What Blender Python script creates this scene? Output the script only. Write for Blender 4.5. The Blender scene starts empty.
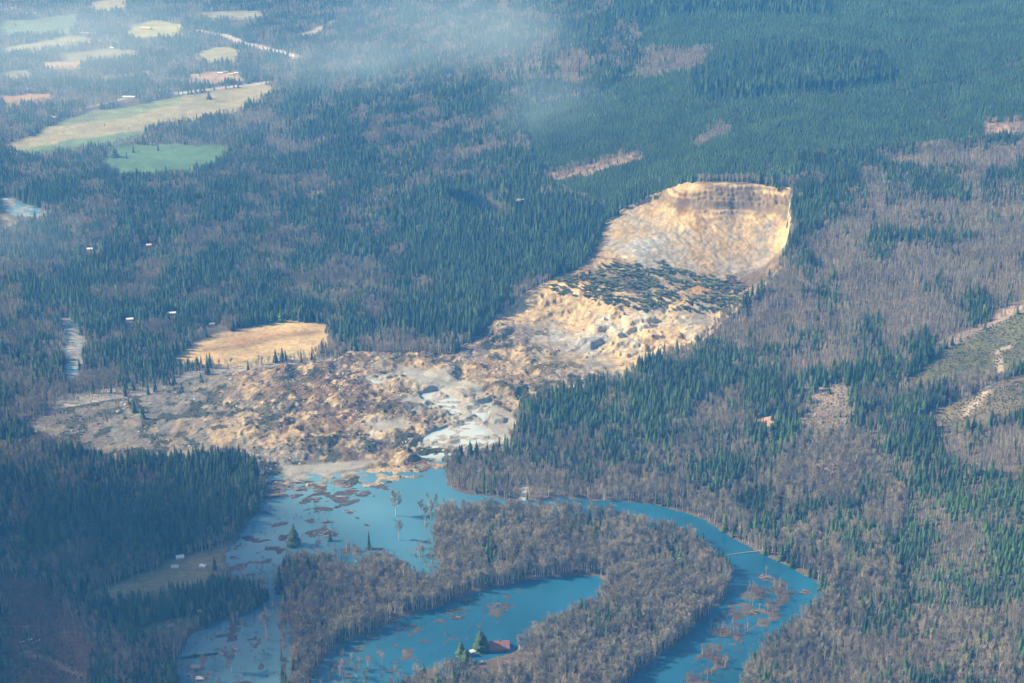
import bpy, bmesh, math, random
import numpy as np
from mathutils import Vector, Matrix, Euler

sc = bpy.context.scene
C = sc.collection
R = math.radians

# ------------------------------------------------------------------ camera
CAM_H, PITCH, FPX = 1450.0, R(22.0), 1688.0
cam_d = bpy.data.cameras.new('camera'); cam = bpy.data.objects.new('camera', cam_d); C.objects.link(cam)
cam_d.sensor_width = 36.0; cam_d.lens = 36.0 * FPX / 1024.0
cam_d.clip_start = 5.0; cam_d.clip_end = 40000.0
cam.location = (0, 0, CAM_H); cam.rotation_euler = (math.pi / 2 - PITCH, 0, 0)
sc.camera = cam

# ------------------------------------------------------------------ sky, sun, exposure
SUN_EL, SUN_AZ = R(36.0), math.atan2(-0.985, 0.12)     # azimuth measured from +Y towards +X
sun_dir = Vector((math.sin(SUN_AZ) * math.cos(SUN_EL), math.cos(SUN_AZ) * math.cos(SUN_EL), math.sin(SUN_EL)))
w = bpy.data.worlds.new('World'); sc.world = w; w.use_nodes = True
nt = w.node_tree; nt.nodes.clear()
sky = nt.nodes.new('ShaderNodeTexSky'); sky.sky_type = 'NISHITA'; sky.sun_disc = False
sky.sun_elevation = SUN_EL; sky.sun_rotation = SUN_AZ; sky.altitude = 300
sky.air_density = 1.3; sky.dust_density = 0.6; sky.ozone_density = 2.0
bg = nt.nodes.new('ShaderNodeBackground'); bg.inputs['Strength'].default_value = 0.075
wo = nt.nodes.new('ShaderNodeOutputWorld')
nt.links.new(sky.outputs[0], bg.inputs[0]); nt.links.new(bg.outputs[0], wo.inputs[0])
sl = bpy.data.lights.new('sun', 'SUN'); sl.energy = 5.0; sl.angle = R(0.6); sl.color = (1.0, 0.92, 0.79)
so = bpy.data.objects.new('sun', sl); C.objects.link(so)
so.rotation_euler = (-sun_dir).to_track_quat('-Z', 'Y').to_euler(); so.location = (0, 0, 3000)
sc.view_settings.view_transform = 'Standard'; sc.view_settings.look = 'None'
sc.view_settings.exposure = 0.85; sc.view_settings.gamma = 1.0
sc.render.engine = 'CYCLES'
cy = sc.cycles
cy.max_bounces = 5; cy.diffuse_bounces = 2; cy.glossy_bounces = 2; cy.transmission_bounces = 2
cy.volume_bounces = 1; cy.transparent_max_bounces = 6
cy.use_denoising = True
cy.sample_clamp_indirect = 4.0
HAZE_DENSITY, HAZE_COLOR = 0.67e-4, (0.10, 0.42, 1.0)

# ------------------------------------------------------------------ numeric helpers
rng = np.random.default_rng(7)
_tab = rng.random((256, 256))
def vnoise(x, y, seed=0):
    x = np.asarray(x, float) + seed * 37.17; y = np.asarray(y, float) + seed * 91.73
    i = np.floor(x).astype(np.int64); j = np.floor(y).astype(np.int64)
    fx = x - i; fy = y - j
    fx = fx * fx * (3 - 2 * fx); fy = fy * fy * (3 - 2 * fy)
    i0 = i & 255; i1 = (i + 1) & 255; j0 = j & 255; j1 = (j + 1) & 255
    a = _tab[j0, i0]; b = _tab[j0, i1]; c = _tab[j1, i0]; d = _tab[j1, i1]
    return (a * (1 - fx) + b * fx) * (1 - fy) + (c * (1 - fx) + d * fx) * fy
def fbm(x, y, octv=4, seed=0, gain=0.5):
    s = 0; a = 1; t = 0; f = 1
    for k in range(octv):
        s = s + a * vnoise(x * f, y * f, seed + k * 3); t += a; a *= gain; f *= 2.03
    return s / t
def sstep(a, b, x):
    t = np.clip((x - a) / (b - a), 0, 1); return t * t * (3 - 2 * t)
def mixa(a, b, t): return a + (b - a) * t

SP, CP = math.sin(PITCH), math.cos(PITCH)
def ray(px, py):
    u = (px - 512.0) / FPX; v = (341.5 - py) / FPX
    return u, CP + v * SP, -SP + v * CP
def unproj(px, py, z):
    dx, dy, dz = ray(px, py); t = (z - CAM_H) / dz
    return dx * t, dy * t
def project(X, Y, Z):
    dz = Z - CAM_H
    d = Y * CP - dz * SP; v = Y * SP + dz * CP
    return 512 + FPX * X / d, 341.5 - FPX * v / d, d

class TPS:
    def __init__(s, pts, lam=0.0):
        W = np.array([(*unproj(px, py, z), z) for px, py, z in pts])
        s.P = W[:, :2] / 1000.0; n = len(W)
        K = s._phi(s.P, s.P) + np.eye(n) * lam
        A = np.zeros((n + 3, n + 3)); A[:n, :n] = K
        A[:n, n] = 1; A[:n, n + 1:] = s.P; A[n, :n] = 1; A[n + 1:, :n] = s.P.T
        s.c = np.linalg.solve(A, np.concatenate([W[:, 2], np.zeros(3)]))
    def _phi(s, a, b):
        r2 = ((a[:, None, :] - b[None, :, :]) ** 2).sum(-1)
        return 0.5 * r2 * np.log(r2 + 1e-12)
    def __call__(s, X, Y):
        sh = np.shape(X); q = np.stack([np.ravel(X), np.ravel(Y)], -1) / 1000.0
        out = np.empty(len(q)); n = len(s.P)
        for i in range(0, len(q), 40000):
            p = q[i:i + 40000]
            out[i:i + 40000] = s._phi(p, s.P) @ s.c[:n] + s.c[n] + p @ s.c[n + 1:]
        return out.reshape(sh)

# ------------------------------------------------------------------ the lie of the land (points of the valley with their height in metres)
LAND = [(280,683,0),(450,683,0),(600,683,0),(760,683,0),(150,600,4),(300,560,0),(400,500,0),(500,560,0),(650,560,0),
 (820,590,0),(700,505,0),(560,485,0),(440,460,0),(350,420,1),(200,420,1),(60,440,2),(250,340,2),(330,350,2),(150,370,1),
 (60,350,0),(40,210,0),(150,160,1),(180,110,1),(60,100,1),(250,90,1),(285,52,1),(30,30,2),(150,20,2),(210,10,2),(120,280,5),(200,210,4),(0,150,2),(-150,100,4),(-150,300,5),
 (0,683,45),(0,560,25),(60,640,22),(90,540,10),(-120,600,90),(-100,450,30),(180,500,4),(200,640,2),
 (300,250,6),(400,350,2),(360,270,5),(290,160,4),(330,90,8),(420,250,14),(470,345,5),(480,290,22),(520,230,50),(450,180,38),(600,212,98),(560,275,48),(530,289,38),(500,309,26),(608,238,72),(640,209,122),
 (560,150,108),(650,175,160),(480,100,85),(400,100,30),(560,60,170),(460,30,110),(380,20,45),(320,30,15),(300,5,6),(650,60,225),(700,150,200),(650,0,285),
 (760,130,218),(790,182,200),(800,60,288),(850,150,217),(950,180,208),(1030,200,206),(1030,130,245),(1030,0,390),(850,0,350),(1200,100,330),(1200,250,260),(1200,0,450),
 (690,183,192),(740,181,200),
 (800,250,172),(760,300,118),(700,350,58),(620,390,24),(540,412,7),(520,450,2),(900,300,150),(1030,260,192),(850,350,105),(780,400,60),
 (700,450,18),(620,470,4),(760,485,14),(900,420,85),(1030,400,130),(1030,330,165),(860,500,32),(950,500,68),(1030,500,95),(850,600,5),(950,600,38),(1030,600,60),
 (835,660,3),(950,683,18),(1030,683,30),(1200,500,150),(1200,683,80),(850,760,5),(500,800,0),(200,800,10),(1100,800,40)]
nat_tps = TPS(LAND, 0.0004)
GX0, GY0, GC = -8000.0, 0.0, 40.0
gx = np.arange(GX0, 8001, GC); gy = np.arange(GY0, 14001, GC)
_gX, _gY = np.meshgrid(gx, gy)
coarse = nat_tps(_gX, _gY)
_far = sstep(5800, 8500, _gY)                          # beyond the frame: hills on the right, valley on the left
_farz = 4 + 420 * sstep(-900, 2200, _gX) + 300 * sstep(2200, 5200, _gX) + 350 * sstep(-3500, -6500, _gX)
coarse = np.clip(mixa(coarse, _farz, _far), -2, 900)
def bilin(arr, X, Y, x0, y0, c):
    fx = np.clip((X - x0) / c, 0, arr.shape[1] - 1.001); fy = np.clip((Y - y0) / c, 0, arr.shape[0] - 1.001)
    i = fx.astype(np.int64); j = fy.astype(np.int64); fx = fx - i; fy = fy - j
    return (arr[j, i] * (1 - fx) + arr[j, i + 1] * fx) * (1 - fy) + (arr[j + 1, i] * (1 - fx) + arr[j + 1, i + 1] * fx) * fy
def z_nat(X, Y):
    X = np.asarray(X, float); Y = np.asarray(Y, float)
    z = bilin(coarse, X, Y, GX0, GY0, GC)
    hill = sstep(15, 120, z)
    z = z + hill * (fbm(X / 260, Y / 260, 4, 11) - 0.5) * 34
    return np.maximum(z, 1.6 + 1.6 * fbm(X / 60, Y / 60, 3, 5))
def on_ground(px, py):
    z = 40.0
    for _ in range(30):
        X, Y = unproj(px, py, z); z += 0.6 * (float(z_nat(np.array([X]), np.array([Y]))[0]) - z)
    return X, Y
def wpoly(pts): return np.array([on_ground(*p) for p in pts])

# ------------------------------------------------------------------ land cover map, 5 m cells in world metres
RX0, RY0, RC = -3400.0, 1700.0, 5.0
rx = np.arange(RX0, 3401, RC); ry = np.arange(RY0, 9001, RC)
RX, RY = np.meshgrid(rx, ry)
WXo = (fbm(RX / 70, RY / 70, 3, 21) - 0.5) * 46; WYo = (fbm(RX / 70, RY / 70, 3, 22) - 0.5) * 46
def inside(P, X, Y):
    m = np.zeros(X.shape, bool); n = len(P)
    for k in range(n):
        x1, y1 = P[k]; x2, y2 = P[(k + 1) % n]
        if y1 == y2: continue
        c = ((y1 > Y) != (y2 > Y)) & (X < (x2 - x1) * (Y - y1) / (y2 - y1) + x1)
        m ^= c
    return m
def blur(a, n):
    for _ in range(n):
        p = np.pad(a, 1, mode='edge')
        a = (p[:-2, 1:-1] + p[2:, 1:-1] + 2 * p[1:-1, 1:-1]) / 4
        p = np.pad(a, 1, mode='edge')
        a = (p[1:-1, :-2] + p[1:-1, 2:] + 2 * p[1:-1, 1:-1]) / 4
    return a
def region(P, warp=1.0, soft=2):
    """soft mask of a world polygon: (slices, mask)"""
    x0, y0 = P.min(0) - 60; x1, y1 = P.max(0) + 60
    i0 = int(max(0, (x0 - RX0) // RC)); i1 = int(min(len(rx), (x1 - RX0) // RC + 1))
    j0 = int(max(0, (y0 - RY0) // RC)); j1 = int(min(len(ry), (y1 - RY0) // RC + 1))
    s = (slice(j0, j1), slice(i0, i1))
    if i1 <= i0 or j1 <= j0: return None, None
    k = min(1.0, float(np.mean(RY[s])) / 3500.0)
    m = inside(P, RX[s] + WXo[s] * warp, RY[s] + WYo[s] * warp).astype(np.float32)
    return s, blur(m, soft)
def line_poly(pts, wid):
    W = wpoly(pts); L = []; Rr = []
    for k in range(len(W)):
        a = W[max(0, k - 1)]; b = W[min(len(W) - 1, k + 1)]; d = b - a; d = d / np.hypot(*d); n = np.array([-d[1], d[0]]) * wid / 2
        L.append(W[k] + n); Rr.append(W[k] - n)
    return np.array(L + Rr[::-1])

sh = RX.shape
cf = np.full(sh, 0.5, np.float32); den = np.full(sh, 0.95, np.float32)
ch = np.full(sh, 31.0, np.float32); dh = np.full(sh, 20.0, np.float32); plant = np.zeros(sh, np.float32)
colr = np.zeros(sh + (3,), np.float32); cola = np.zeros(sh, np.float32)
wat = np.zeros(sh, np.float32)
BAR = np.zeros(sh, np.float32)
def paint(pts, warp=1.0, soft=2, world=False, **kw):
    P = pts if world else wpoly(pts)
    s, m = region(P, warp, soft)
    if s is None: return
    for nm, arr in (('cf', cf), ('den', den), ('ch', ch), ('dh', dh), ('plant', plant)):
        if nm in kw: arr[s] = mixa(arr[s], kw[nm], m)
    if 'col' in kw:
        a = m[..., None]; colr[s] = colr[s] * (1 - a) + np.array(kw['col'], np.float32) * a
        cola[s] = np.maximum(cola[s], m)
    if 'water' in kw: wat[s] = mixa(wat[s], kw['water'], m)

# -- hillsides and woods
paint([(330,60),(480,60),(600,60),(640,120),(600,215),(500,310),(430,345),(340,330),(300,230),(290,140)], cf=.62, den=1, ch=32)
paint([(120,215),(330,200),(340,330),(250,320),(120,325),(0,320),(0,250)], cf=.56, ch=31)
paint([(0,232),(120,225),(200,180),(330,175),(300,250),(150,262),(0,270)], cf=.55, ch=30)
paint([(0,-20),(330,-20),(310,80),(240,150),(0,190)], cf=.38, den=.8, ch=24, dh=17)
paint([(235,105),(300,65),(345,90),(330,150),(270,165),(230,130)], cf=.25, dh=16)
paint([(520,110),(600,95),(640,60),(640,-20),(1090,-20),(1090,140),(985,140),(880,152),(800,157),(792,184),(690,184),(640,203),(600,207),(560,190),(530,160)], cf=1, den=1, ch=13.5, plant=1)
paint([(690,76),(760,47),(880,57),(892,80),(830,92),(740,99),(690,96)], warp=.4, cf=1, ch=37, plant=0)
paint([(610,0),(700,-12),(820,-12),(828,16),(700,13),(620,25)], warp=.4, cf=1, ch=37, plant=0)
paint([(470,72),(560,62),(640,52),(712,47),(700,70),(640,80),(560,88),(500,84)], cf=.22, plant=0, dh=17)
paint([(545,175),(600,162),(640,150),(642,158),(590,174),(550,184)], den=.35, plant=0, cf=.2, col=(.24,.17,.11))
paint([(690,140),(720,125),(730,132),(695,150)], den=.4, plant=0, cf=.3)
paint([(980,122),(1040,118),(1040,138),(985,137)], den=.3, plant=0, cf=.1, col=(.27,.19,.13))
paint([(380,300),(440,200),(520,180),(600,212),(612,238),(560,270),(500,305),(470,335),(430,347),(390,345)], cf=.93, den=1, ch=37, plant=0)
paint([(560,240),(600,212),(640,190),(655,200),(612,240),(575,272),(545,285)], cf=1, ch=24, plant=0)
paint([(270,292),(330,272),(400,285),(425,345),(340,352),(300,325)], cf=.25, dh=20)
paint([(350,110),(470,100),(470,125),(360,150)], cf=.55)
for q in [(470,130),(440,180),(390,190),(350,210),(455,240),(400,150),(500,150),(350,260),(480,200),(410,215)]:
    x, y = q; paint([(x-22,y+6),(x-4,y-3),(x+24,y-7),(x+20,y+2),(x,y+6)], cf=.2, dh=18)
paint([(792,165),(850,150),(882,155),(852,190),(835,226),(802,242),(792,215)], cf=.93, ch=31, plant=0)
paint([(797,240),(835,225),(860,190),(900,152),(1090,145),(1090,310),(1000,315),(930,350),(880,365),(820,380),(760,360),(690,347),(757,302)], cf=.05, den=.92, dh=18)
for P in ([(885,170),(960,165),(965,200),(890,207)], [(925,217),(965,219),(960,231),(930,229)], [(985,180),(1040,160),(1040,202),(990,202)],
          [(790,334),(850,330),(886,340),(884,358),(800,360)], [(915,287),(982,287),(982,318),(915,318)], [(848,316),(882,316),(884,346),(850,346)],
          [(958,313),(995,313),(995,333),(958,333)], [(770,300),(785,296),(785,308),(772,310)]):
    paint(P, cf=.55, ch=26)
paint([(930,344),(1050,292),(1050,304),(925,354)], warp=.4, den=.55, cf=.02, dh=14, col=(.30,.23,.18))
paint([(515,405),(640,382),(700,347),(790,350),(810,400),(800,470),(700,477),(640,480),(560,478),(500,470)], cf=.52, den=1, ch=30)
paint([(515,398),(560,393),(640,386),(720,350),(745,372),(700,412),(600,432),(520,442)], cf=.82, ch=32)
paint([(755,416),(775,412),(778,428),(757,432)], den=.1, col=(.34,.22,.14))
paint([(780,402),(800,400),(802,440),(778,440)], cf=.95, ch=28)
paint([(800,385),(860,385),(850,470),(800,470)], cf=.10, den=.8, dh=13, col=(.27,.21,.16))
paint([(850,376),(945,372),(947,402),(900,424),(855,424)], cf=.72, ch=28)
paint([(440,464),(500,456),(530,470),(640,478),(760,478),(860,520),(860,610),(800,575),(725,532),(650,506),(540,500),(440,495)], cf=.06, dh=19)
paint([(850,430),(1050,420),(1050,480),(860,500)], cf=.2, den=.85, dh=15)
paint([(850,500),(1050,480),(1050,760),(740,760),(740,683),(830,610)], cf=.16, dh=19)
paint([(905,487),(1050,480),(1050,600),(960,622),(900,612),(888,540)], cf=.70, ch=20.4, dh=12)
paint([(905,384),(940,350),(990,328),(1050,304),(1050,356),(1005,374),(960,378),(915,388)], warp=.4, den=.03, cf=.6, ch=12, col=(.115,.11,.052))
paint([(920,420),(955,398),(1050,368),(1050,410),(1000,420),(950,434)], warp=.4, den=.06, cf=.4, ch=12, col=(.135,.11,.065))
for L_, wd in (([(1012,346),(995,352),(1000,362),(1001,378)], 13), ([(996,382),(978,400),(964,416)], 13), ([(560,190),(640,152)], 7)):
    paint(line_poly(L_, wd), world=True, warp=.1, soft=1, den=0, col=(.42,.34,.25))
for L_ in ([(890,80),(945,122)], [(760,190),(775,150)], [(1024,60),(890,96),(700,105)]):
    paint(line_poly(L_, 17), world=True, warp=.2, soft=1, den=.08)
# -- valley floor, left
paint([(0,300),(80,310),(110,330),(180,340),(180,375),(60,400),(0,470)], cf=.12, den=.95, dh=20)
paint([(70,395),(190,372),(260,365),(330,355),(330,366),(200,385),(90,405)], cf=.05, den=.8, dh=18)
paint([(90,392),(180,360),(330,346),(400,340),(440,348),(420,357),(330,364),(200,380),(90,410)], cf=.04, den=.9, dh=19)
paint([(330,300),(400,290),(420,345),(335,350)], cf=.15, dh=19)
paint([(166,366),(205,363),(206,374),(168,377)], cf=.95, ch=22)
paint([(172,358),(212,334),(285,321),(328,323),(334,342),(310,358),(240,366),(180,366)], warp=.6, den=.0, col=(.46,.33,.16))
paint([(215,340),(290,332),(320,334),(250,345)], warp=.8, col=(.40,.24,.11))
paint([(200,350),(260,338),(325,330),(326,334),(262,343),(204,354)], warp=1, col=(.30,.20,.10))
paint([(230,362),(300,350),(318,352),(300,358),(235,367)], warp=1, col=(.36,.29,.15))
paint([(298,200),(315,190),(332,190),(318,198)], den=.05, col=(.46,.33,.2))
paint([(30,505),(60,482),(130,464),(200,456),(250,464),(268,497),(262,520),(200,548),(130,575),(60,600),(35,560)], warp=.5, cf=.97, den=1, ch=35)
paint([(60,600),(40,560),(100,545),(150,550),(140,578)], cf=.45, den=1, dh=22)
paint([(0,460),(80,462),(90,485),(30,505),(0,510)], cf=.5, den=.8)
paint([(0,505),(25,510),(32,555),(0,560)], den=.2, col=(.17,.12,.08))
paint([(60,607),(100,588),(150,573),(180,557),(215,547),(240,537),(268,528),(228,577),(190,592),(150,599),(90,605)], warp=.3, den=.0, col=(.22,.20,.10))
paint([(180,592),(200,577),(260,577),(268,602),(220,612),(185,614)], warp=.5, cf=.92, ch=24)
paint([(0,575),(50,585),(62,612),(85,700),(0,720)], den=.22, cf=.3, ch=16, dh=10, col=(.115,.08,.055))
paint([(62,612),(80,620),(90,690),(60,690)], den=.05, col=(.13,.09,.06))
paint(line_poly([(20,650),(50,660),(85,678)], 7), world=True, warp=.1, soft=1, den=0, col=(.33,.27,.19))
paint([(80,625),(110,605),(168,640),(175,700),(85,700)], cf=.82, den=1, ch=27)
paint([(125,632),(150,622),(180,617),(205,612),(205,620),(180,630),(140,640)], warp=.3, den=.02, col=(.13,.17,.06))
# -- fields of the far valley
for P, c in (([(108,150),(150,143),(225,146),(232,155),(215,163),(170,173),(120,174),(105,165)], (.085,.165,.075)),
             ([(10,141),(50,121),(100,114),(180,96),(262,84),(271,90),(240,110),(215,117),(150,123),(140,136),(60,141),(15,149)], (.27,.245,.14)),
             ([(55,118),(100,110),(180,97),(190,101),(120,115),(60,122)], (.17,.21,.11)),
             ([(0,151),(60,142),(145,131),(140,141),(100,144),(40,151)], (.12,.18,.09)),
             ([(0,22),(80,14),(72,30),(0,33)], (.12,.17,.10)), ([(0,45),(70,35),(100,40),(60,45),(0,51)], (.26,.27,.15)),
             ([(130,26),(150,20),(182,25),(182,31),(140,33),(127,31)], (.30,.30,.12)), ([(195,53),(220,47),(240,50),(240,58),(205,59)], (.28,.27,.14)),
             ([(188,74),(235,70),(240,78),(190,81)], (.30,.22,.15)), ([(0,95),(50,93),(52,98),(0,105)], (.34,.22,.13)),
             ([(0,205),(12,208),(22,226),(0,234)], (.34,.28,.15)), ([(40,62),(85,60),(82,66),(40,66)], (.33,.25,.16)), ([(90,2),(130,-2),(125,6),(92,8)], (.27,.25,.14)),
             ([(300,30),(330,20),(345,22),(310,36)], (.30,.26,.17)), ([(60,53),(110,49),(150,51),(120,55),(70,57)], (.22,.21,.14)), ([(0,72),(30,70),(36,74),(0,76)], (.22,.22,.14)), ([(90,75),(150,70),(160,73),(100,78)], (.23,.20,.14)), ([(200,13),(260,10),(270,14),(210,17)], (.23,.23,.15))):
    my = sum(p[1] for p in P) / len(P)
    P = [(x, y + (4 if y > my else 0)) for x, y in P]
    paint(P, warp=1.5, soft=3, den=.002, col=c)
for L_, wd in (([(172,94),(220,88),(272,82)], 34), ([(195,30),(205,33),(222,35),(245,44),(275,51),(298,58)], 48), ([(150,28),(185,26)], 10),
               ([(105,37),(116,42),(108,48)], 10), ([(65,113),(130,97)], 12)):
    paint(line_poly(L_, wd), world=True, warp=.3, soft=1, den=0, col=(.47,.44,.40))
# -- islands, spits and flood
paint([(430,500),(520,505),(640,520),(700,545),(735,580),(700,640),(620,700),(300,720),(280,640),(290,560)], cf=.02, den=.95, dh=28)
paint([(800,440),(850,430),(880,470),(905,500),(885,560),(900,612),(830,640),(740,700),(745,650),(826,600),(800,560),(760,500)], cf=.05, den=.95, dh=25)
LAKE = [(262,492),(330,478),(400,470),(430,463),(446,470),(450,484),(470,494),(520,499),(560,497),(600,498),(650,504),(690,513),(722,531),(757,549),(792,566),(821,584),(826,600),(796,624),(757,652),(742,683),(738,760),
        (600,760),(622,690),(640,668),(672,645),(702,622),(726,598),(728,574),(716,556),(690,540),(640,525),(560,514),(480,513),(446,512),(432,548),(446,570),(430,584),(400,572),(380,566),(350,574),(320,566),(290,560),(280,582),(262,588),(240,575),(222,560),(244,530),(262,512)]
paint([(735,560),(800,570),(810,600),(760,640),(730,700),(670,700),(700,640)], cf=0)
paint(LAKE, warp=.35, soft=2, water=1)
paint([(316,668),(345,640),(400,617),(440,604),(470,592),(530,577),(600,575),(612,588),(590,608),(540,634),(512,652),(480,660),(455,672),(400,690),(330,720),(300,700)], warp=.35, water=1)
paint([(172,760),(176,660),(190,634),(215,622),(250,612),(266,600),(272,582),(282,582),(281,760)], warp=.25, water=1)
paint([(285,620),(290,620),(293,690),(286,690)], warp=.05, soft=1, den=0, water=1)
paint([(776,500),(783,500),(783,530),(778,532)], warp=.2, soft=1, den=0, water=1)
paint([(519,486),(526,485),(525,499),(518,500)], warp=.5, soft=1, den=.1, col=(.38,.36,.31))
for P in ([(748,590),(770,578),(780,590),(792,600),(775,608),(755,606)], [(712,630),(735,617),(758,612),(745,628),(720,637)], [(684,668),(705,650),(730,645),(728,665),(700,690),(685,690)]):
    s2, m2 = region(wpoly(P), 1.0, 1); BAR[s2] = np.maximum(BAR[s2], m2)
    paint(P, warp=1.0, soft=1, water=.85, den=1.3, cf=0, dh=10, col=(.16,.115,.08))
paint([(60,314),(74,322),(86,344),(82,364),(78,384),(66,384),(62,366),(66,346)], warp=.6, den=0, water=1, col=(.42,.42,.40))
paint([(0,192),(30,205),(52,214),(40,222),(20,220),(0,205)], warp=.4, den=0, water=1, col=(.42,.41,.38))
paint([(225,560),(262,500),(275,500),(280,540),(240,580)], warp=.6, water=.72, den=.03, cf=.2, dh=9, col=(.22,.18,.13))
paint([(420,545),(440,548),(440,575),(415,575)], warp=1, water=.6, den=.35)

paint([(455,642),(486,634),(520,632),(522,672),(500,682),(470,678),(457,668)], warp=.2, soft=1, den=0)
for hx, hy in ((180,558),(175,568),(203,567),(93,484),(423,580),(130,322),(172,316),(212,327),(90,252),(149,248),(146,31),(129,100)):
    paint([(hx-10,hy-3),(hx+10,hy-3),(hx+11,hy+9),(hx-11,hy+9)], warp=.3, soft=1, den=.0)
paint([(45,415),(60,398),(150,382),(200,370),(330,357),(345,364),(250,376),(190,392),(120,405),(60,425)], warp=.8, den=.55, cf=.03, dh=16, col=(.30,.27,.235))
den *= 1 - sstep(.42, .60, wat) * (1 - BAR)
# -- the landslide
SLIDE = [(482,333),(455,352),(400,353),(345,356),(330,363),(250,371),(190,380),(150,396),(60,410),(30,415),(20,430),(60,442),(85,458),(130,463),(200,462),(240,458),(265,475),(268,494),(330,482),(345,487),(400,478),(425,476),(440,466),(452,458),(480,455),(505,448),(514,432),(520,408),
         (560,394),(620,377),(660,354),(690,347),(703,336),(732,312),(754,297),(776,270),(793,238),(788,188),(740,183),(706,183),(676,186),(648,196),(624,209),(603,226),(598,242),(584,262),(556,278),(530,292),(502,312)]
slide_poly = wpoly(SLIDE)
s_, m_ = region(slide_poly, .34, 1)
slide = np.zeros(sh, np.float32); slide[s_] = m_
den *= (1 - sstep(.3, .7, slide))
paint([(30,418),(60,408),(160,392),(200,380),(215,390),(150,415),(60,440),(30,435)], warp=.8, den=.10, cf=.02, dh=14)
wat *= (1 - sstep(.5, .9, slide))
SCAR = [(612,246,64),(606,230,78),(632,212,112),(655,197,142),(690,187,189),(740,186,196),(786,189,194),(795,235,172),
        (655,225,103),(690,206,150),(740,206,154),(778,212,150),
        (632,250,72),(655,243,82),(700,236,100),(760,238,106),(785,250,102),
        (605,262,56),(660,262,60),(710,264,60),(755,268,62),
        (565,281,50),(600,274,54),(640,285,56),(720,289,58),(750,284,61),(560,292,43),(600,302,44),(640,311,40),(700,311,40),(725,305,43),
        (530,296,34),(508,312,23),(545,316,15),(575,314,20),(600,318,31),(620,326,32),(650,328,31),(690,326,32),
        (500,325,17),(490,325,19),(478,336,8),(515,340,7),(560,345,12),(590,345,18),(640,352,17),(680,340,23),
        (470,352,4),(520,372,5),(560,368,8),(620,366,10),(655,352,20),(500,392,4),(560,390,5),(440,370,4),(440,420,3),(490,425,3),(520,405,4),
        (380,370,4),(300,390,5),(380,410,5),(250,400,4),(340,440,5),(180,400,4),(100,420,2),(40,425,2),(120,450,2),(230,440,4),(300,470,2.5),(400,465,3),(460,455,2),(500,445,2)]
scar_tps = TPS(SCAR, 0.00005)
MUD = [[(362,378),(390,371),(404,374),(395,382),(372,386)], [(415,392),(440,388),(455,396),(470,404),(492,400),(490,415),(478,425),(500,438),(478,447),(440,446),(418,446),(425,432),(452,424),(448,412),(424,408)],
       [(398,366),(430,372),(470,384),(486,394),(470,400),(430,390),(402,382)], [(485,405),(512,412),(515,440),(498,446),(482,430)], [(365,424),(400,420),(412,428),(380,434)], [(400,400),(430,394),(428,404),(400,406)], [(280,466),(330,462),(380,462),(340,476),(290,480)]]
mud = np.zeros(sh, np.float32)
for P in MUD:
    s2, m2 = region(wpoly(P), .55, 1); mud[s2] = np.maximum(mud[s2], m2)
pond = np.zeros(sh, np.float32)
for P in MUD[:2] + [[(412,442),(440,435),(470,440),(500,436),(505,450),(470,456),(430,458),(410,455)]]:
    s2, m2 = region(wpoly(P), .6, 1); pond[s2] = np.maximum(pond[s2], m2)
toe = np.zeros(sh, np.float32)
for P in ([(268,470),(330,472),(400,463),(445,452),(515,440),(515,470),(440,480),(340,500),(255,510)],):
    s2, m2 = region(wpoly(P), .5, 5); toe[s2] = np.maximum(toe[s2], m2)
def samp(a, X, Y): return bilin(a, X, Y, RX0, RY0, RC)
_sb0 = slide_poly.min(0) - 40; _sb1 = slide_poly.max(0) + 40
SC = 10.0
_sx = np.arange(_sb0[0], _sb1[0] + SC, SC); _sy = np.arange(_sb0[1], _sb1[1] + SC, SC)
scar_grid = scar_tps(*np.meshgrid(_sx, _sy))
MOUNDS = [(598,324,30,20,10),(640,320,38,22,12),(662,336,40,22,13),(588,343,34,18,9),(628,347,42,20,11),(500,330,24,20,13),(692,330,30,18,9),(612,336,30,14,8),(545,352,40,20,6),(480,385,45,22,9),(510,392,40,20,8),(455,395,40,18,8),(445,375,40,18,7),
          (420,384,60,20,6),(300,437,30,14,7),(325,440,26,12,7),(250,432,28,14,6),(280,405,40,18,6),(345,402,45,20,7),(495,420,26,14,8),(350,380,50,18,6),(390,408,45,18,6)]
MOUNDS = [(*unproj(px, py, float(bilin(scar_grid, *map(lambda v: np.array([v]), unproj(px, py, 15.0)), _sb0[0], _sb0[1], SC)[0])), a, b_, h) for px, py, a, b_, h in MOUNDS]
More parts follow.
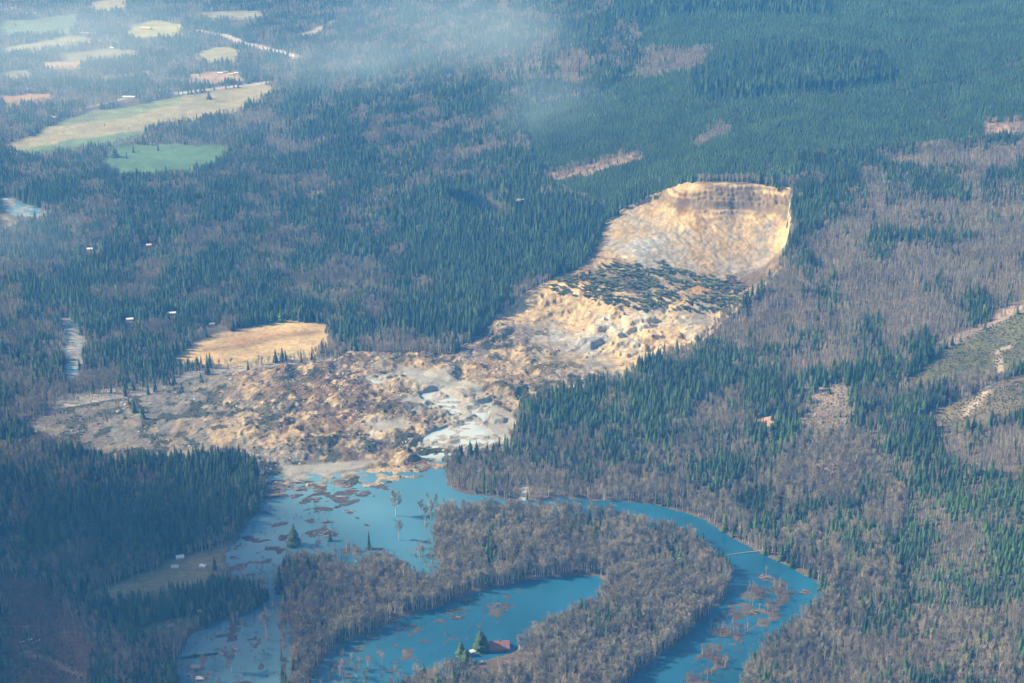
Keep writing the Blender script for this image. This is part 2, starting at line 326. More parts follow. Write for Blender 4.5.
def z_slide(X, Y):
    z = bilin(scar_grid, X, Y, _sb0[0], _sb0[1], SC)
    steep = sstep(62, 80, z); mid = sstep(7, 16, z) * (1 - steep); low = 1 - sstep(5, 12, z)
    cl = sstep(148, 152, z + 8 * (fbm(X / 60, Y / 60, 2, 147) - .5))                                # upper cliff band stands steep over the talus
    a = 0.62; u = X * math.cos(a) + Y * math.sin(a); v = -X * math.sin(a) + Y * math.cos(a)
    u = u + 16 * (fbm(X / 50, Y / 50, 2, 148) - .5); g = 1 - np.abs(2 * fbm(u / 21, v / 95, 4, 40, .6) - 1)
    z = z + steep * ((g - 0.6) * 7 + (fbm(X / 8, Y / 8, 3, 41) - .5) * 3.5) + cl * (12 + 13 * (fbm(X / 24, Y / 60, 5, 49, .62) - .5))
    qz_ = z / 11.0 + 2.4 * fbm(X / 55, Y / 55, 4, 146); fr_ = qz_ - np.floor(qz_)
    z = z + sstep(112, 150, z) * 5.5 * (sstep(.5, .95, fr_) - fr_)
    wx_ = X + (fbm(X / 22, Y / 22, 3, 141) - .5) * 34; wy_ = Y + (fbm(X / 22, Y / 22, 3, 142) - .5) * 44
    for mx, my, ma, mb_, mh in MOUNDS:
        e = ((wx_ - mx) / ma) ** 2 + ((wy_ - my) / (mb_ * 1.6)) ** 2
        z = z + mh * np.clip(1.25 - e, 0, 1) ** .8
    r = 1 - np.abs(2 * fbm(X / 40, Y / 50, 4, 42) - 1)
    blk = sstep(38, 46, z)
    z = z + mid * ((r - 0.6) * (9 - 4 * blk) + (fbm(X / 9, Y / 9, 3, 43) - .5) * 4)
    q2_ = z / 15.0 + 1.6 * fbm(X / 70, Y / 70, 3, 149); f2_ = q2_ - np.floor(q2_)      # stepped secondary scarps
    z = z + mid * sstep(10, 18, z) * (1 - sstep(44, 52, z)) * 9.5 * (sstep(.55, .95, f2_) - f2_)
    h = fbm(X / 44, Y / 58, 5, 44, .55); h = h + .22 * (1 - np.abs(2 * fbm(X / 26, Y / 34, 3, 144) - 1)) - .11
    md = samp(mud, X, Y); wst = sstep(-760, -480, X)       # the western fan is lower and smoother
    z = z + low * ((h - 0.46) * (6 + 18 * wst) + (fbm(X / 6, Y / 6, 2, 45) - .5) * 2.2) * (1 - .85 * md)
    z = np.where(low > .5, np.maximum(z, 1.0 + 1.2 * fbm(X / 6, Y / 6, 2, 46)), z)
    z = mixa(z, (fbm(X / 22, Y / 16, 4, 48, .6) - .47) * 9, sstep(.45, .95, samp(toe, X, Y)))
    pd = samp(pond, X, Y) * low
    isl = fbm(X / 30, Y / 22, 4, 47, .55)
    return mixa(z, np.where(isl > .54, (isl - .54) * 34, (isl - .54) * 6) + .15, sstep(.3, .7, pd))
shoal = np.zeros(sh, np.float32)
shoal_lv = np.full(sh, .585, np.float32)
for P in ([(255,492),(330,478),(400,470),(450,462),(410,484),(350,503),(332,520),(335,540),(300,550),(282,575),(240,580),(220,562),(245,528)], [(330,545),(380,548),(440,560),(440,575),(400,572),(350,574),(315,562)], [(60,314),(74,322),(86,344),(82,364),(78,384),(66,384),(62,366),(66,346)], [(735,585),(770,572),(800,590),(790,612),(740,640),(720,690),(675,690),(700,645)], [(-10,186),(30,200),(55,212),(40,226),(20,224),(-10,208)]):
    s2, m2 = region(wpoly(P), .6, 4); shoal[s2] = np.maximum(shoal[s2], m2)
for P, lv in (([(735,585),(770,572),(800,590),(790,612),(740,640),(720,690),(675,690),(700,645)], .52), ([(60,314),(74,322),(86,344),(82,364),(78,384),(66,384),(62,366),(66,346)], .42), ([(-10,186),(30,200),(55,212),(40,226),(20,224),(-10,208)], .47), ([(320,670),(345,642),(400,620),(440,606),(470,594),(520,584),(530,600),(500,620),(440,650),(400,680),(330,710)], .63), ([(180,690),(180,650),(220,622),(262,610),(275,690)], .63)):
    s2, m2 = region(wpoly(P), .5, 3); shoal[s2] = np.maximum(shoal[s2], m2); shoal_lv[s2] = mixa(shoal_lv[s2], lv, sstep(.2, .6, m2))
def z_land(X, Y):
    z = z_nat(X, Y)
    wm = samp(wat, X, Y)
    wm = np.clip(wm + (fbm(X / 16, Y / 16, 3, 60) - .5) * .5 * sstep(.05, .3, wm) * (1 - sstep(.8, .98, wm)), 0, 1)
    z = mixa(z, -2.2, sstep(.40, .62, wm))
    sl_ = samp(shoal, X, Y) * sstep(.3, .7, wm)
    return mixa(z, (fbm(X / 22, Y / 15, 4, 61, .6) - samp(shoal_lv, X, Y)) * 10, sl_)
def z_all(X, Y):
    X = np.asarray(X, float); Y = np.asarray(Y, float)
    s = samp(slide, X, Y); z = z_land(X, Y); k = s > .02
    if k.any():
        zs = z_slide(X[k], Y[k]); zs = np.where(zs > 60, np.minimum(zs, z[k] - .3), zs)      # the scar never rises above the old slope
        z[k] = mixa(z[k], zs, sstep(.25, .75, s[k]))
    return z
def z1(x, y): return float(z_all(np.array([x]), np.array([y]))[0])
def at(px, py):
    z = 20.0
    for _ in range(40):
        X, Y = unproj(px, py, z); z += 0.5 * (max(0.0, z1(X, Y)) - z)
    return X, Y, z

# ------------------------------------------------------------------ materials
MATS = {}
def new_mat(name):
    m = bpy.data.materials.new(name); m.use_nodes = True; n = m.node_tree
    b = n.nodes['Principled BSDF']; MATS[name] = m
    return m, n, b
def noise_node(n, scale, detail=4, rough=.6):
    t = n.nodes.new('ShaderNodeTexNoise'); t.inputs['Scale'].default_value = scale
    t.inputs['Detail'].default_value = detail; t.inputs['Roughness'].default_value = rough
    g = n.nodes.new('ShaderNodeTexCoord'); n.links.new(g.outputs['Object'], t.inputs['Vector'])
    return t
def ramp(n, src, lo, hi, a=.3, b=.7):
    r = n.nodes.new('ShaderNodeValToRGB'); r.color_ramp.elements[0].position = a; r.color_ramp.elements[1].position = b
    r.color_ramp.elements[0].color = (*lo, 1); r.color_ramp.elements[1].color = (*hi, 1)
    n.links.new(src, r.inputs[0]); return r.outputs[0]
def mul(n, a, b, fac=1.0):
    m = n.nodes.new('ShaderNodeMix'); m.data_type = 'RGBA'; m.blend_type = 'MULTIPLY'
    m.inputs[0].default_value = fac; n.links.new(a, m.inputs[6]); n.links.new(b, m.inputs[7]); return m.outputs[2]
def attr_mat(name, scales, rough=.95, bump=0.0, bscale=.3):
    m, n, b = new_mat(name)
    a = n.nodes.new('ShaderNodeAttribute'); a.attribute_name = 'col'; c = a.outputs['Color']
    for s, lo, hi in scales:
        c = mul(n, c, ramp(n, noise_node(n, s).outputs['Fac'], (lo,) * 3, (hi,) * 3))
    n.links.new(c, b.inputs['Base Color']); b.inputs['Roughness'].default_value = rough
    b.inputs['Specular IOR Level'].default_value = .15
    if bump:
        bp = n.nodes.new('ShaderNodeBump'); bp.inputs['Strength'].default_value = bump; bp.inputs['Distance'].default_value = 1.5
        n.links.new(noise_node(n, bscale, 5).outputs['Fac'], bp.inputs['Height']); n.links.new(bp.outputs[0], b.inputs['Normal'])
    return m
def plain(name, col, rough=.7, var=.25, scale=.5, spec=.3, metal=0, rand=0.0, stand=0.0):
    m, n, b = new_mat(name)
    c = ramp(n, noise_node(n, scale).outputs['Fac'], [x * (1 - var) for x in col], [min(1, x * (1 + var)) for x in col])
    if rand:
        o = n.nodes.new('ShaderNodeObjectInfo')
        c = mul(n, c, ramp(n, o.outputs['Random'], (1 - rand, 1 - rand * .9, 1 - rand * .6), (1 + rand * 1.3, 1 + rand * .95, 1 + rand * .5), 0, 1))
    if stand:                                             # stands of trees differ in tone across the land
        g = n.nodes.new('ShaderNodeNewGeometry'); t = n.nodes.new('ShaderNodeTexNoise'); t.inputs['Scale'].default_value = .012; t.inputs['Detail'].default_value = 3
        n.links.new(g.outputs['Position'], t.inputs['Vector'])
        c = mul(n, c, ramp(n, t.outputs['Fac'], (1 - stand, 1 - stand, 1 - stand), (1 + stand, 1 + stand * .95, 1 + stand * .85), .35, .65))
    n.links.new(c, b.inputs['Base Color']); b.inputs['Roughness'].default_value = rough
    b.inputs['Specular IOR Level'].default_value = spec; b.inputs['Metallic'].default_value = metal
    return m
M_ground = attr_mat('ground', [(.006, .72, 1.25), (.02, .75, 1.25), (.12, .7, 1.3)])
M_slide = attr_mat('slide_earth', [(.05, .85, 1.15), (.3, .82, 1.18)], bump=.6, bscale=.35)
M_con = plain('conifer_needles', (.044, .090, .030), .8, .3, 2.0, .2, rand=.58, stand=.32)
M_young = plain('young_conifer_needles', (.052, .108, .038), .8, .25, 2.0, .2, rand=.45, stand=.26)
M_olive = plain('olive_needles', (.135, .150, .060), .85, .3, 2.0, .2, rand=.4)
M_bark = plain('conifer_bark', (.10, .075, .055), .9, .3, 3)
M_alder = plain('alder_bark', (.58, .545, .475), .85, .2, 3, .2, rand=.35)
M_twig = plain('bare_twigs', (.288, .270, .198), .9, .2, 1.5, .1, rand=.40, stand=.28)
M_rtwig = plain('red_brown_twigs', (.23, .15, .105), .9, .2, 1.5, .1, rand=.25)
M_log = plain('weathered_log', (.46, .40, .33), .85, .25, .6, .2, rand=.3)
M_debris = plain('mud_and_branches', (.088, .074, .058), .95, .45, .4, .1, rand=.25)
M_pale = plain('pale_clay', (.50, .47, .40), .95, .25, .4, .1, rand=.25)
M_clod = plain('earth_clod', (.40, .30, .19), .95, .3, .4, .1, rand=.35)
M_shrub = plain('shrub_leaves', (.075, .105, .045), .85, .3, 1, .2, rand=.4)
M_white = plain('white_paint', (.80, .80, .78), .5, .05, .5)
M_cream = plain('cream_siding', (.62, .56, .46), .6, .08, .5)
M_grey = plain('grey_siding', (.38, .39, .40), .6, .1, .5)
M_brown = plain('brown_siding', (.20, .14, .10), .7, .15, .5)
M_rw = plain('red_siding', (.36, .06, .05), .6, .12, .5)
M_rroof = plain('rust_red_roof', (.30, .135, .115), .7, .14, .6)
M_wroof = plain('white_metal_roof', (.78, .79, .80), .35, .05, .5)
M_groof = plain('grey_roof', (.24, .25, .27), .6, .12, .8)
M_yroof = plain('yellow_roof', (.72, .55, .10), .5, .08, .5)
M_broof = plain('blue_roof', (.10, .42, .62), .5, .08, .5)
M_glass = plain('dark_glass', (.03, .04, .05), .1, .1, 1, .6)
M_redcar = plain('red_car_paint', (.45, .04, .05), .3, .05, 1)
M_dark = plain('dark_rubber', (.03, .03, .03), .8, .1, 1)
M_pole = plain('weathered_pole', (.33, .29, .25), .8, .2, .5)

m, n, b = new_mat('flood_water')
a = n.nodes.new('ShaderNodeAttribute'); a.attribute_name = 'col'
n.links.new(a.outputs['Color'], b.inputs['Base Color'])
b.inputs['Roughness'].default_value = .06; b.inputs['IOR'].default_value = 1.33; b.inputs['Specular IOR Level'].default_value = .5
bp = n.nodes.new('ShaderNodeBump'); bp.inputs['Strength'].default_value = .06; bp.inputs['Distance'].default_value = .4
n.links.new(noise_node(n, .25, 3).outputs['Fac'], bp.inputs['Height']); n.links.new(bp.outputs[0], b.inputs['Normal'])
M_water = m

# ------------------------------------------------------------------ mesh helpers
def grid_mesh(name, X, Y, Z, col=None, mat=None, keep=None):
    ny, nx = X.shape
    co = np.stack([X, Y, Z], -1).reshape(-1, 3)
    idx = np.arange(ny * nx).reshape(ny, nx)
    q = np.stack([idx[:-1, :-1], idx[:-1, 1:], idx[1:, 1:], idx[1:, :-1]], -1).reshape(-1, 4)
    if keep is not None: q = q[keep.reshape(-1)]
    used = np.unique(q); rem = np.full(len(co), -1); rem[used] = np.arange(len(used)); q = rem[q]; co = co[used]
    me = bpy.data.meshes.new(name)
    me.vertices.add(len(co)); me.vertices.foreach_set('co', co.astype(np.float32).ravel())
    me.loops.add(q.size); me.loops.foreach_set('vertex_index', q.astype(np.int32).ravel())
    me.polygons.add(len(q)); me.polygons.foreach_set('loop_start', np.arange(0, q.size, 4, dtype=np.int32))
    me.polygons.foreach_set('use_smooth', np.ones(len(q), bool))
    me.update(calc_edges=True)
    if col is not None:
        at_ = me.attributes.new('col', 'FLOAT_COLOR', 'POINT')
        c4 = np.concatenate([col.reshape(-1, 3)[used], np.ones((len(used), 1))], 1).astype(np.float32)
        at_.data.foreach_set('color', c4.ravel())
    o = bpy.data.objects.new(name, me); C.objects.link(o)
    if mat: me.materials.append(mat)
    return o
def struct(o): o['kind'] = 'structure'; return o
def tag(o, label, cat, group=None):
    o['label'] = label; o['category'] = cat
    if group: o['group'] = group
    return o
class MB:
    """collects simple shapes into one mesh"""
    def __init__(s): s.v = []; s.f = []
    def poly(s, pts):
        k = len(s.v); s.v += [tuple(p) for p in pts]; s.f.append(tuple(range(k, k + len(pts))))
    def box(s, c, d, rz=0):
        k = len(s.v); cs, sn = math.cos(rz), math.sin(rz)
        for sz in (-.5, .5):
            for sx, sy in ((-.5, -.5), (.5, -.5), (.5, .5), (-.5, .5)):
                x, y = sx * d[0], sy * d[1]
                s.v.append((c[0] + x * cs - y * sn, c[1] + x * sn + y * cs, c[2] + sz * d[2]))
        for q in ((3, 2, 1, 0), (4, 5, 6, 7), (0, 1, 5, 4), (1, 2, 6, 5), (2, 3, 7, 6), (3, 0, 4, 7)): s.f.append(tuple(k + i for i in q))
    def tube(s, p, q, r0, r1, n=5, cap=True):
        p = Vector(p); q = Vector(q); d = (q - p).normalized()
        a = d.orthogonal().normalized(); b_ = d.cross(a); k = len(s.v)
        for i in range(n):
            t = 2 * math.pi * i / n; e = a * math.cos(t) + b_ * math.sin(t)
            s.v.append(tuple(p + e * r0)); s.v.append(tuple(q + e * r1))
        for i in range(n):
            j = (i + 1) % n; s.f.append((k + 2 * i, k + 2 * j, k + 2 * j + 1, k + 2 * i + 1))
        if cap:
            s.f.append(tuple(k + 2 * i for i in reversed(range(n)))); s.f.append(tuple(k + 2 * i + 1 for i in range(n)))
    def mesh(s, name, mat):
        me = bpy.data.meshes.new(name); me.from_pydata(s.v, [], s.f); me.update(); me.materials.append(mat); return me
    def build(s, name, mat, parent=None):
        o = bpy.data.objects.new(name, s.mesh(name, mat)); C.objects.link(o)
        if parent: o.parent = parent
        return o
def empty(name, loc, rz=0, scale=None):
    o = bpy.data.objects.new(name, None); C.objects.link(o); o.location = loc; o.rotation_euler = (0, 0, rz)
    if scale: o.scale = scale
    o.empty_display_size = 2.0
    return o

# ------------------------------------------------------------------ terrain sheet
yy = np.concatenate([np.linspace(150, 1680, 18), 1750 * np.exp(np.linspace(0, math.log(13800 / 1750), 830))])
uu = np.linspace(-1, 1, 620)
TU, TY = np.meshgrid(uu, yy)
TX = np.sign(TU) * (np.abs(TU) ** 1.25) * (900 + .52 * TY) * np.where(TY > 6500, 1 + .25 * sstep(6500, 13000, TY), 1)
TZ = z_land(TX, TY)
t_cf = samp(cf, TX, TY)
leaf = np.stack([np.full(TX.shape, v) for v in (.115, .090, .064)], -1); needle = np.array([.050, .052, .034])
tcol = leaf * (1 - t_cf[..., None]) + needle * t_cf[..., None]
ca = samp(cola, TX, TY)[..., None]
tc = np.stack([samp(colr[..., k], TX, TY) for k in range(3)], -1)
tcol = tcol * (1 - ca) + tc
shore = np.clip(samp(wat, TX, TY), 0, 1)[..., None]
tcol = tcol * (1 - .5 * shore) + np.array([.11, .095, .065]) * .5 * shore
shl = np.clip(samp(shoal, TX, TY), 0, 1)[..., None] * .85 * (1 - samp((cola > .5) * (colr[..., 0] > .37) * 1.0, TX, TY)[..., None])
tcol = tcol * (1 - shl) + np.array([.075, .068, .055]) * shl
ts = samp(slide, TX, TY)
qs = np.maximum(np.maximum(ts[:-1, :-1], ts[1:, 1:]), np.maximum(ts[1:, :-1], ts[:-1, 1:]))
terrain = struct(grid_mesh('terrain', TX, TY, TZ, tcol, M_ground, keep=qs < .45))

# ------------------------------------------------------------------ landslide sheet
SR = 2.1
px_ = np.arange(_sb0[0], _sb1[0], SR); py_ = np.arange(_sb0[1], _sb1[1], SR)
SX, SY = np.meshgrid(px_, py_)
smk = samp(slide, SX, SY)
SZ = z_all(SX, SY) + .35
CREAM = (.66, .53, .34); TAN = (.48, .385, .25); OCHRE = (.45, .315, .155); GREY = (.39, .365, .325); CLAY = (.42, .425, .42); BRN = (.19, .145, .10); DGRY = (.24, .22, .195)
ORNG = (.33, .225, .125); PALE = (.62, .585, .50)
PAL = [(670,196,CREAM,TAN),(708,190,CREAM,TAN),(725,189,CREAM,CREAM),(760,190,CREAM,CREAM),(700,200,CREAM,OCHRE),(730,199,CREAM,TAN),(755,200,CREAM,TAN),(775,202,CREAM,TAN),(640,222,TAN,GREY),(630,243,GREY,CLAY),(645,232,GREY,TAN),(620,235,GREY,TAN),(650,215,CREAM,TAN),(690,195,CREAM,OCHRE),(740,192,CREAM,TAN),(780,195,CREAM,TAN),(788,235,CREAM,CREAM),(735,212,GREY,DGRY),(775,225,TAN,GREY),
       (650,245,GREY,CLAY),(640,255,PALE,CLAY),(690,240,GREY,TAN),(720,240,TAN,GREY),(745,245,TAN,GREY),(760,258,TAN,GREY),(700,262,GREY,TAN),(735,268,GREY,DGRY),(660,262,GREY,GREY),
       (610,262,TAN,BRN),(580,278,BRN,OCHRE),(640,285,BRN,TAN),(700,290,BRN,OCHRE),(740,285,BRN,BRN),(560,290,OCHRE,CREAM),(600,304,TAN,CREAM),(660,308,CREAM,GREY),(700,308,CREAM,GREY),(725,305,TAN,GREY),
       (545,310,TAN,GREY),(530,305,CREAM,TAN),(500,320,CREAM,TAN),(490,340,GREY,DGRY),(520,335,DGRY,GREY),(550,335,GREY,CLAY),(575,318,CREAM,TAN),(600,325,CREAM,PALE),(650,325,PALE,CREAM),(680,330,CREAM,CLAY),
       (590,345,CLAY,PALE),(630,345,CREAM,PALE),(660,345,CREAM,OCHRE),(470,355,GREY,BRN),(500,365,OCHRE,TAN),(540,370,BRN,TAN),(580,370,TAN,GREY),(620,368,CREAM,GREY),
       (480,378,ORNG,TAN),(510,385,TAN,ORNG),(550,388,GREY,TAN),(440,375,CREAM,CLAY),(420,385,GREY,PALE),(390,385,GREY,TAN),(440,400,PALE,CLAY),(470,410,PALE,PALE),(500,412,TAN,GREY),(515,425,PALE,GREY),(450,435,PALE,GREY),(490,440,PALE,CLAY),
       (420,360,OCHRE,TAN),(370,362,ORNG,GREY),(370,400,ORNG,BRN),(345,385,ORNG,BRN),(390,415,ORNG,BRN),(310,380,ORNG,BRN),(330,400,ORNG,BRN),(290,400,ORNG,TAN),(300,425,TAN,BRN),(340,425,ORNG,BRN),(380,428,PALE,CREAM),
       (250,385,TAN,OCHRE),(230,400,TAN,GREY),(200,400,GREY,DGRY),(160,405,GREY,DGRY),(240,430,TAN,CREAM),(290,437,CREAM,TAN),(320,440,CREAM,BRN),(200,435,GREY,TAN),(150,430,GREY,DGRY),(80,425,DGRY,BRN),(40,425,GREY,BRN),(120,450,GREY,DGRY),
       (260,455,GREY,GREY),(310,460,GREY,DGRY),(360,455,BRN,GREY),(380,470,TAN,CREAM),(430,460,BRN,TAN),(290,478,GREY,GREY),(350,470,TAN,ORNG)]
_pp = []
for px, py, A, B in PAL:
    z = 20.0
    for _ in range(25):
        X, Y = unproj(px, py, z); z += .5 * (float(bilin(scar_grid, np.array([X]), np.array([Y]), _sb0[0], _sb0[1], SC)[0]) - z)
    _pp.append((X, Y))
_pp = np.array(_pp); PA = np.array([p[2] for p in PAL]); PB = np.array([p[3] for p in PAL])
wx = SX + (fbm(SX / 30, SY / 30, 3, 71) - .5) * 70; wy = SY + (fbm(SX / 30, SY / 30, 3, 72) - .5) * 90
sa = np.zeros(SX.shape + (3,)); sb = np.zeros(SX.shape + (3,)); sw = np.zeros(SX.shape)
for k in range(len(_pp)):
    d2 = (wx - _pp[k, 0]) ** 2 + ((wy - _pp[k, 1]) * .75) ** 2 + 150
    ww = 1 / d2 ** 2.2; sa += ww[..., None] * PA[k]; sb += ww[..., None] * PB[k]; sw += ww
sa /= sw[..., None]; sb /= sw[..., None]
nz = sstep(.40, .60, fbm(SX / 38, SY / 52, 4, 73, .5))
scol = sa * (1 - nz[..., None]) + sb * nz[..., None]
fine = sstep(.35, .7, fbm(SX / 7, SY / 10, 4, 78, .65))[..., None]
scol = scol * (.80 + .32 * fine)
zb = bilin(scar_grid, SX, SY, _sb0[0], _sb0[1], SC)
low_ = 1 - sstep(6, 12, zb)
veg = sstep(.53, .59, fbm(SX / 26, SY / 32, 4, 74, .6)) * low_ * (1 - samp(mud, SX, SY)) * sstep(.3, .6, fbm(SX / 120, SY / 120, 2, 75))
wst_ = sstep(-760, -480, SX)[..., None]
flat_ = (low_[..., None] * (1 - wst_)) * .6
scol = scol * (1 - flat_) + np.array([.31, .30, .275]) * flat_
scol = scol * (1 - .12 * low_[..., None])
rust = sstep(.47, .6, fbm(SX / 55, SY / 70, 4, 85, .6))[..., None] * low_[..., None] * (1 - samp(mud, SX, SY))[..., None] * wst_ * .30
scol = scol * (1 - rust) + np.array([.37, .215, .09]) * rust
lump = sstep(.585, .64, fbm(SX / 20, SY / 26, 4, 83, .55))[..., None] * (low_ * (1 - samp(mud, SX, SY)))[..., None] * (.35 + .65 * wst_)
scol = scol * (1 - .8 * lump) + np.array([.62, .47, .26]) * .8 * lump
scol = scol * (1 - .04 * low_[..., None])
scol = scol * (1 - .85 * veg[..., None]) + np.array([.075, .095, .042]) * .85 * veg[..., None]
strata = sstep(130, 150, zb) * sstep(.5, .62, vnoise(SZ / 5.5 + fbm(SX / 60, SY / 60, 2, 76) * 2, SX / 200, 77))
scol = scol * (1 - .42 * strata[..., None])
ledge = np.exp(-((zb - 149) / 4.0) ** 2) * sstep(.35, .55, fbm(SX / 50, SY / 50, 3, 79) + .12)
scol = scol * (1 - .45 * ledge[..., None]) + np.array([.16, .14, .12]) * .45 * ledge[..., None]
md_ = samp(mud, SX, SY)[..., None]
scol = scol * (1 - .8 * md_) + np.array([.43, .425, .40]) * .8 * md_
lum_ = scol.mean(-1, keepdims=True); dsat = .30 * low_[..., None]; scol = scol * (1 - dsat) + lum_ * np.array([1.04, 1.0, .92]) * dsat
scol = scol ** 1.3 * np.array([.92, .90, .83])
kq = np.maximum(np.maximum(smk[:-1, :-1], smk[1:, 1:]), np.maximum(smk[1:, :-1], smk[:-1, 1:])) > .03
landslide = struct(grid_mesh('landslide_ground', SX, SY, SZ, scol, M_slide, keep=kq))

# ------------------------------------------------------------------ water sheet
wxs = np.arange(-2600, 900, 20.0); wys = np.arange(1500, 6200, 20.0)
WX_, WY_ = np.meshgrid(wxs, wys)
silt = np.zeros(WX_.shape)
for px, py, am, rad in ((460,410,1,70),(440,440,1,70),(480,440,.9,60),(385,378,1,60),(300,490,.6,120),(250,540,.7,110),(340,500,.45,150),(400,490,.35,150),(400,540,.3,120),(240,640,.45,110),(235,690,.45,110),(70,350,.45,120),(30,210,.45,200),(330,480,.6,90)):
    X, Y = unproj(px, py, 0); silt = np.maximum(silt, am * np.exp(-((WX_ - X) ** 2 + (WY_ - Y) ** 2) / (2 * rad ** 2)))
silt = np.clip(silt * (.7 + .6 * fbm(WX_ / 120, WY_ / 120, 3, 81)), 0, 1)[..., None]
wcol = np.array([.014, .095, .16]) * (.45 + 1.1 * fbm(WX_ / 90, WY_ / 160, 4, 84))[..., None] * (1 - silt) + np.array([.18, .36, .41]) * silt
mudw = samp(blur(pond, 3), WX_, WY_)[..., None]
wcol = wcol * (1 - mudw) + np.array([.46, .50, .48]) * mudw
water = struct(grid_mesh('flood_water', WX_, WY_, np.zeros(WX_.shape), wcol, M_water))

# ------------------------------------------------------------------ tree shapes (unit height)
def conifer_shape(seed, wid=.15, whorls=13, per=7, base=.08):
    r = random.Random(seed); t = MB(); c = MB()
    t.tube((0, 0, -.03), (0, 0, .93), .016, .003, 5)
    for k in range(whorls):
        f = k / (whorls - 1); z = base + (.97 - base) * f ** .92
        L = wid * (1 - f) ** .82 * r.uniform(.8, 1.12) + .014
        off = r.random() * 6.28
        for i in range(per):
            a = off + 6.283 * i / per + r.uniform(-.3, .3); l = L * r.uniform(.65, 1.2)
            dx, dy = math.cos(a), math.sin(a); nx, ny = -dy, dx
            hw = l * .48; zt = z + r.uniform(-.012, .02); dr = l * r.uniform(.35, .75)
            p0 = (dx * .006, dy * .006, zt + .03); p2 = (dx * l, dy * l, zt - dr)
            ml = l * .6
            p1 = (dx * ml + nx * hw, dy * ml + ny * hw, zt - dr * .75); p3 = (dx * ml - nx * hw, dy * ml - ny * hw, zt - dr * .75)
            pm = (dx * ml, dy * ml, zt - dr * .30)
            c.poly((p0, p1, pm)); c.poly((p1, p2, pm)); c.poly((p2, p3, pm)); c.poly((p3, p0, pm))
    c.poly(((.008, 0, .93), (-.004, .007, .93), (0, 0, 1.0))); c.poly(((-.004, .007, .93), (-.004, -.007, .93), (0, 0, 1.0))); c.poly(((-.004, -.007, .93), (.008, 0, .93), (0, 0, 1.0)))
    return t, c
def bare_shape(seed, wid=.2, base=.32, limbs=9, twigs=150, tw=.0085):
    r = random.Random(seed); t = MB(); c = MB()
    top = Vector((r.uniform(-.03, .03), r.uniform(-.03, .03), .9)); mid = Vector((r.uniform(-.02, .02), r.uniform(-.02, .02), .45))
    t.tube((0, 0, -.03), mid, .0175, .013, 5); t.tube(mid, top, .013, .004, 4)
    ends = []
    for k in range(limbs):
        f = base + (.88 - base) * (k + r.random()) / limbs; a = r.random() * 6.28
        s = (mid * (f / .45)) if f < .45 else mid.lerp(top, (f - .45) / .45)
        l = wid * r.uniform(.7, 1.15) * (1 - .45 * max(0, f - .4))
        e = s + Vector((math.cos(a) * l, math.sin(a) * l, l * r.uniform(1.1, 2.2)))
        e.z = min(e.z, 1.0); t.tube(s, e, .0052, .0018, 3, False); ends.append((s, e))
    ends.append((mid, top))
    for k in range(twigs):
        s, e = r.choice(ends); p = s.lerp(e, r.uniform(.25, 1.05))
        d = Vector((r.gauss(0, .8), r.gauss(0, .8), r.uniform(.4, 2.6))).normalized(); l = r.uniform(.05, .125)
        sd = d.cross(Vector((r.gauss(0, 1), r.gauss(0, 1), r.gauss(0, 1)))).normalized() * tw * r.uniform(.6, 1.3)
        p = p + Vector((r.gauss(0, .018), r.gauss(0, .018), r.gauss(0, .018)))
        c.poly((p - sd, p + sd, p + d * l + sd * .3)); 
        d2 = (d + Vector((r.gauss(0, .6), r.gauss(0, .6), r.gauss(0, .4)))).normalized(); q = p + d * l * .5
        c.poly((q - sd * .7, q + sd * .7, q + d2 * l * .7))
    return t, c
def shrub_shape(seed, n=60):
    r = random.Random(seed); c = MB()
    for k in range(n):
        d = Vector((r.gauss(0, 1), r.gauss(0, 1), abs(r.gauss(0, .8)))).normalized(); p = d * r.uniform(.15, .5); p.z *= .8
        a = Vector((r.gauss(0, 1), r.gauss(0, 1), r.gauss(0, 1))).normalized() * .16; b_ = d.cross(a).normalized() * .13
        c.poly((p - a, p + b_, p + a)); c.poly((p + a, p - b_ * .8 + d * .08, p - a))
    return c
def clod_shape(seed):
    r = random.Random(seed); c = MB(); n = 7; rings = []
    for k, (z, rr) in enumerate(((-.15, .5), (.12, .46), (.32, .26))):
        k0 = len(c.v)
        for i in range(n):
            a = 6.283 * i / n; q = rr * r.uniform(.7, 1.25); c.v.append((math.cos(a) * q, math.sin(a) * q * .8, z + r.uniform(-.05, .05)))
        rings.append(k0)
    for a, b_ in zip(rings[:-1], rings[1:]):
        for i in range(n): j = (i + 1) % n; c.f.append((a + i, a + j, b_ + j, b_ + i))
    c.v.append((r.uniform(-.1, .1), r.uniform(-.1, .1), .42)); tp = len(c.v) - 1
    for i in range(n): c.f.append((rings[-1] + i, rings[-1] + (i + 1) % n, tp))
    return c
def log_shape(seed):
    r = random.Random(seed); c = MB(); c.tube((-.5, 0, .012), (.5, r.uniform(-.02, .02), .012), .016, .007, 5)
    for k in range(3):
        x = r.uniform(-.1, .45); c.tube((x, 0, .015), (x + .06, r.uniform(-.07, .07), .06), .004, .002, 3, False)
    for k in range(5):
        a = 6.283 * k / 5; c.tube((-.5, 0, .012), (-.53, .04 * math.cos(a), .02 + .04 * math.sin(a)), .006, .002, 3, False)
    return c
CON = [conifer_shape(s, wd, wh) for s, wd, wh in ((1, .155, 14), (2, .185, 13), (3, .135, 14), (4, .20, 12), (5, .165, 13))]
YNG = [conifer_shape(s, wd, 9, 7, .04) for s, wd in ((11, .27), (12, .24), (13, .29))]
DEC = [bare_shape(s, wd, bs, 13, 330, .0062) for s, wd, bs in ((21, .19, .24), (22, .16, .32), (23, .22, .24), (24, .14, .36), (25, .18, .28))]
SLIM = [bare_shape(s, .13, .35, 9, 150, .008) for s in (31, 32, 33)]
BRUSH = [bare_shape(s, .34, .10, 12, 130, .014) for s in (41, 42)]

